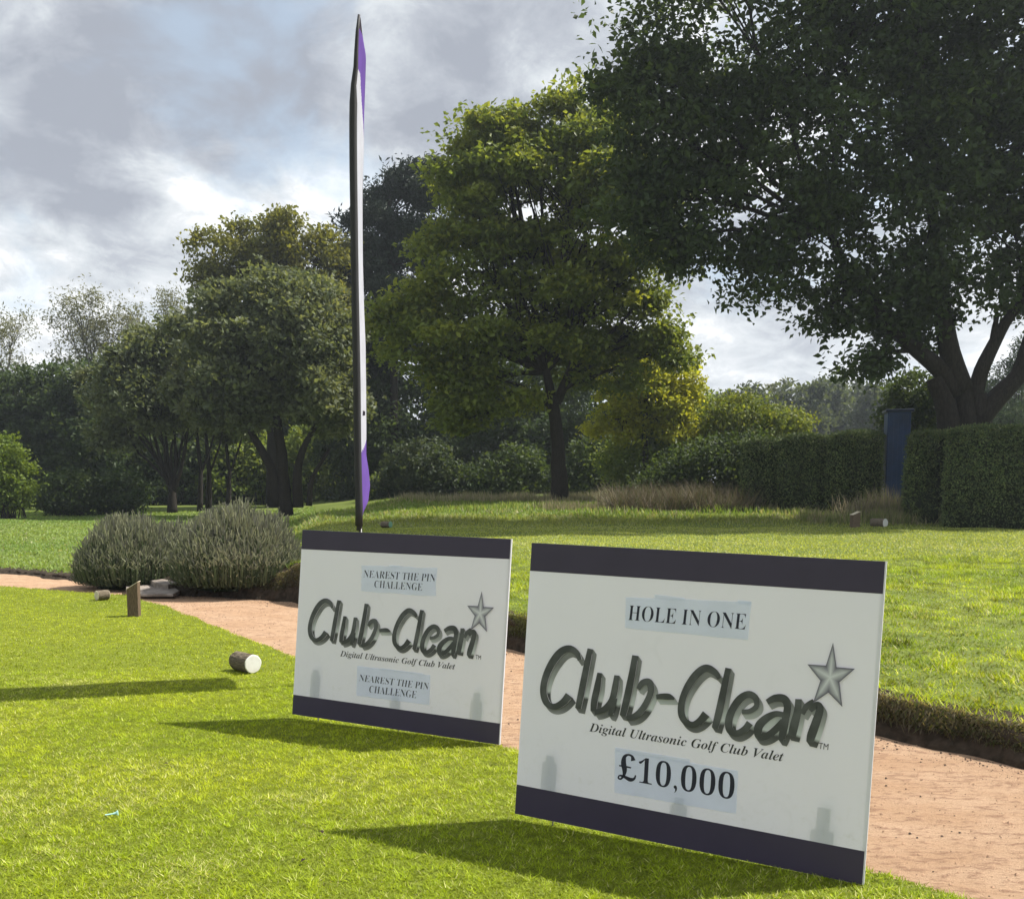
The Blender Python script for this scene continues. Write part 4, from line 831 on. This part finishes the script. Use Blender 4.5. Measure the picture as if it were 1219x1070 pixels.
# ------------------------------------------------------------------ feather flag
FD = 7.60; fb = P(430, 700, FD); fx = fb.x
flag = empty('feather_flag', (fx, FD, 0), 'tall purple and white feather flag seen edge-on behind the farther sign board', 'flag'); FO = np.array([fx, FD, 0.0])
M['sleeve'] = simple('black_sleeve', (.018, .018, .022), .7, .1, 10); M['pole'] = simple('black_pole', (.02, .02, .02), .4, .1, 10, spec=.5)
cloth = lambda nm, c: simple(nm, c, .7, .06, 6, .1, .2, trans=.45)
M['cl_w'] = cloth('white_cloth', (.62, .62, .74)); M['cl_p'] = cloth('purple_cloth', (.17, .09, .42)); M['cl_d'] = cloth('dark_hem', (.06, .05, .07))
prof = [(625, 430.5, 430.5), (612, 431, 433), (600, 430.5, 440), (580, 430, 443), (560, 429.5, 441), (540, 429, 437.5), (500, 428.5, 437.5), (450, 428, 437.5), (400, 427, 437), (350, 426, 434.5), (300, 425.2, 433.2), (200, 423.8, 433), (150, 423.5, 434.5), (100, 424.2, 435), (70, 425, 436.5), (45, 426, 437.5), (30, 427, 433), (18, 428.6, 429.5)]
def edge(py, k): 
    ys = [a[0] for a in prof][::-1]; return float(np.interp(py, ys, [a[k] for a in prof][::-1]))
mb = MB(); ppts = [P(edge(py, 1) - (3.2 if py > 90 else 1.2), py, FD) for py in np.linspace(626, 18, 30)]; prd = [.030 if py > 110 else .010 + .013 * (py - 18) / 92 for py in np.linspace(626, 18, 30)]
mb.tube([Vector(p) - Vector(FO) for p in ppts], prd, 8); mb.build('sleeve', M['sleeve'], flag, True)
mb = MB(); p0 = ppts[0] - Vector(FO); mb.tube([(p0.x + .01, 0, -.15), (p0.x + .012, 0, .5), (p0.x + .012, 0, p0.z + .06)], .013, 8); mb.build('pole', M['pole'], flag, True)
mb = MB(); mb.tube([(p0.x + .0, 0, p0.z - .035), (p0.x + .005, 0, p0.z + .03)], .022, 8); mb.build('sleeve_cuff', M['sleeve'], flag, True)
rows, K = 220, 30; gv = []; rowpy = np.linspace(620, 19, rows)
for i, py in enumerate(rowpy):
    t = (620 - py) / 601.0; width = .50 * min(1, (t / .07)) ** .7 * (1 if t < .85 else max(0.03, 1 - (t - .85) / .15) ** .6)
    a = edge(py, 1); b = a + (edge(py, 2) - a) * .82
    for j in range(K + 1):
        s = j / K; px = a + (b - a) * (1 - (1 - min(1, s * 1.15)) ** 1.6) + .8 * math.sin(py * .035 + s * 3) * s * (1 - s) * 2
        p = P(px, py, FD); Yw = FD + s * width; p2 = P(px, py, Yw); gv.append(tuple(np.array([p2.x, Yw, p.z + .06 * s * (0.2 - t)]) - FO))
parts_ = {'cl_w': [], 'cl_p': [], 'cl_q': [], 'cl_d': []}; M['cl_q'] = M['cl_p']
for i in range(rows - 1):
    py = rowpy[i]
    for j in range(K):
        s = j / K; q = (i * (K + 1) + j, i * (K + 1) + j + 1, (i + 1) * (K + 1) + j + 1, (i + 1) * (K + 1) + j)
        if py < 34 or (s > .92 and py < 120): k = 'cl_d'
        elif py < 82 + 0 * s or (py < 150 and s > .25 + (150 - py) / 150 * .0 + (py - 82) / 68 * .65) : k = 'cl_p'
        elif py > 542 - 26 * s: k = 'cl_q'
        elif (py < 300 and s > .55) or (300 <= py < 480 and s > .86): k = 'cl_d' if s > .8 else 'cl_w'
        else: k = 'cl_w'
        parts_[k].append(q)
for k, nm in (('cl_w', 'white_panel'), ('cl_p', 'purple_panel'), ('cl_q', 'purple_panel'), ('cl_d', 'dark_hem')):
    mb = MB(); mb.v = list(gv); mb.f = parts_[k]; o = mb.build(nm, M[k], flag, True)
    import bmesh
    bm = bmesh.new(); bm.from_mesh(o.data); bmesh.ops.delete(bm, geom=[v for v in bm.verts if not v.link_faces], context='VERTS'); bm.to_mesh(o.data); bm.free()

mb = MB(); mk = P(433.5, 492, FD + .12); mb.add([tuple(np.array(mk) - FO + np.array(d)) for d in ((-.010, -.02, -.02), (.010, -.02, -.018), (.012, -.02, .012), (-.006, -.02, .02))], [(0, 1, 2, 3)]); mb.build('printed_mark', M['cl_d'], flag)
# ------------------------------------------------------------------ tee markers
M['wood'] = simple('weathered_wood', (.17, .125, .085), .85, .25, 14, .6, .1, stretch=(8, 8, 1)); M['cutwood'] = simple('pale_cut_wood', (.62, .55, .42), .8, .1, 14, .2, .1)
M['white'] = simple('chalky_white_paint', (.66, .66, .63), .6, .06, 10, .2, .2, col2=(.6, .58, .54)); M['barkl'] = simple('log_bark', (.20, .165, .12), .9, .3, 16, .9, .1, stretch=(1, 1, 5)); M['greenp'] = simple('faded_green_paint', (.18, .36, .24), .7, .15, 10)
def post(label, px, py, z0, Hh, wd, group):
    r = ray(px, py); t = (z0 - EYE) / r.z; c = Vector((0, 0, EYE)) + r * t
    root = empty('marker_post', (c.x, c.y, z0), label, 'marker post', group, rz=.12); mb = MB(); a = wd / 2; lo, hi = Hh * .80, Hh
    mb.add([(-a, -a, -.05), (a, -a, -.05), (a, a, -.05), (-a, a, -.05), (-a, -a, lo), (a, -a, hi), (a, a, hi), (-a, a, lo)], [(3, 2, 1, 0), (0, 1, 5, 4), (1, 2, 6, 5), (2, 3, 7, 6), (3, 0, 4, 7)])
    mb.build('shaft', M['wood'], root, bevel=.006)
    th = .006; mb = MB(); e = .004
    mb.add([(-a - e, -a - e, lo - .003), (a + e, -a - e, hi + .002), (a + e, a + e, hi + .002), (-a - e, a + e, lo - .003)] + [(-a - e, -a - e, lo + th), (a + e, -a - e, hi + th + .005), (a + e, a + e, hi + th + .005), (-a - e, a + e, lo + th)],
           [(3, 2, 1, 0), (4, 5, 6, 7), (0, 1, 5, 4), (1, 2, 6, 5), (2, 3, 7, 6), (3, 0, 4, 7)]); mb.build('slanted_top', M['cutwood'], root)
post('square wooden marker post with slanted pale top on the tee edge at the left', 160, 733, 0, .40, .125, 'slanted marker posts'); post('small slanted-top marker post before the hedge, far right', 1017.5, 627.5, .36, .42, .20, 'slanted marker posts')
def log(label, px, py, z0, r_, L, yaw, endm, group, tilt=0):
    r = ray(px, py); t = (z0 - EYE) / r.z; c = Vector((0, 0, EYE)) + r * t
    root = empty('log_marker', (c.x, c.y, z0), label, 'log marker', group, rz=yaw); n = 20; g = random.Random(int(px))
    mb = MB(); pts = [(0, 0, r_)] ; k = 7; vs = []; rj = [1 + g.uniform(-.03, .03) for _ in range(n)]
    for i in range(k):
        for j in range(n):
            a = 2 * math.pi * j / n; q = r_ * rj[j] * (1 + .015 * math.sin(i * 2 + j)); vs.append((-L / 2 + L * i / (k - 1), math.cos(a) * q, r_ + math.sin(a) * q))
    mb.add(vs, [(i * n + j, i * n + (j + 1) % n, (i + 1) * n + (j + 1) % n, (i + 1) * n + j) for i in range(k - 1) for j in range(n)]); mb.build('bark', M['barkl'], root, True)
    for sgn, nm, mt in ((1, 'painted_end', endm), (-1, 'cut_end', 'cutwood')):
        mb = MB(); ring = [(sgn * (L / 2 + .001), math.cos(2 * math.pi * j / n) * r_ * rj[j] * .985, r_ + math.sin(2 * math.pi * j / n) * r_ * rj[j] * .985) for j in range(n)]
        ring2 = [(sgn * (L / 2 + .006), b * .93, r_ + (c_ - r_) * .93) for a, b, c_ in ring]
        mb.add(ring + ring2, [tuple(range(n, 2 * n))] + [(j, (j + 1) % n, n + (j + 1) % n, n + j) for j in range(n)]); mb.build(nm, M[mt], root)
G_ = 'short log tee markers'
log('log marker with round white painted end lying on the tee left of the signs', 292, 799, 0, .078, .25, -.78, 'white', G_); log('small log marker beside the slanted post at the far edge of the tee', 122, 714, 0, .066, .15, -2.3, 'cutwood', G_)
log('pale-ended log marker lying by the far slanted post', 1046, 627.5, .36, .12, .40, -.95, 'white', G_); log('dark log marker with faded green end right of the flag foot', 460, 628, .36, .085, .28, -.55, 'greenp', G_)
# small litter on the tee
r = ray(138, 974); t = (0 - EYE) / r.z; c = Vector((0, 0, EYE)) + r * t; o = empty('golf_tee', (c.x, c.y, .022), 'pale turquoise golf tee dropped in the grass at the lower left', 'golf tee', rz=.3)
m_ = MB(); m_.tube([(-.045, 0, 0), (-.012, 0, .002)], .0035, 6); m_.tube([(-.012, 0, .002), (.0, 0, .004), (.01, 0, .005)], [.004, .006, .013], 10); m_.build('shaft', simple('turquoise_plastic', (.45, .75, .72), .4, .05, 5), o)
for i, (px, py, lab) in enumerate(((197, 909, 'dark brown leaf scrap in the grass below the farther sign shadow'), (361, 1024, 'dark leaf scrap near the bottom left of the nearer shadow'), (383, 990, 'dark crumb of earth at the tip of the nearer sign shadow'))):
    r = ray(px, py); t = (.02 - EYE) / r.z; c = Vector((0, 0, EYE)) + r * t; o = tag(bpy.data.objects.new('leaf_scrap', None), lab, 'leaf', 'leaf scraps on the tee'); COL.objects.link(o); o.location = (c.x, c.y, .02); o.rotation_euler = (0, 0, i)
    m_ = MB(); m_.add([(-.018, 0, 0), (-.004, -.010, .006), (.018, 0, .002), (.002, .010, .007), (0, 0, .010)], [(0, 1, 4), (1, 2, 4), (2, 3, 4), (3, 0, 4)]); m_.build('leaf', M['soil'], o)

# ------------------------------------------------------------------ light autumn haze
m = bpy.data.materials.new('haze'); m.use_nodes = True; m.node_tree.nodes.clear(); hv = m.node_tree.nodes.new('ShaderNodeVolumePrincipled'); ho = m.node_tree.nodes.new('ShaderNodeOutputMaterial')
hv.inputs['Color'].default_value = (.80, .88, 1, 1); hv.inputs['Density'].default_value = .00055; hv.inputs['Anisotropy'].default_value = .35; m.node_tree.links.new(hv.outputs[0], ho.inputs['Volume'])
mb = MB(); mb.box(-1600, 1600, -1600, 1600, -2, 34); hz_ = mb.build('haze', m); tag(hz_, 'thin pale air haze over the whole course', 'haze', kind='stuff'); sc.cycles.volume_bounces = 0
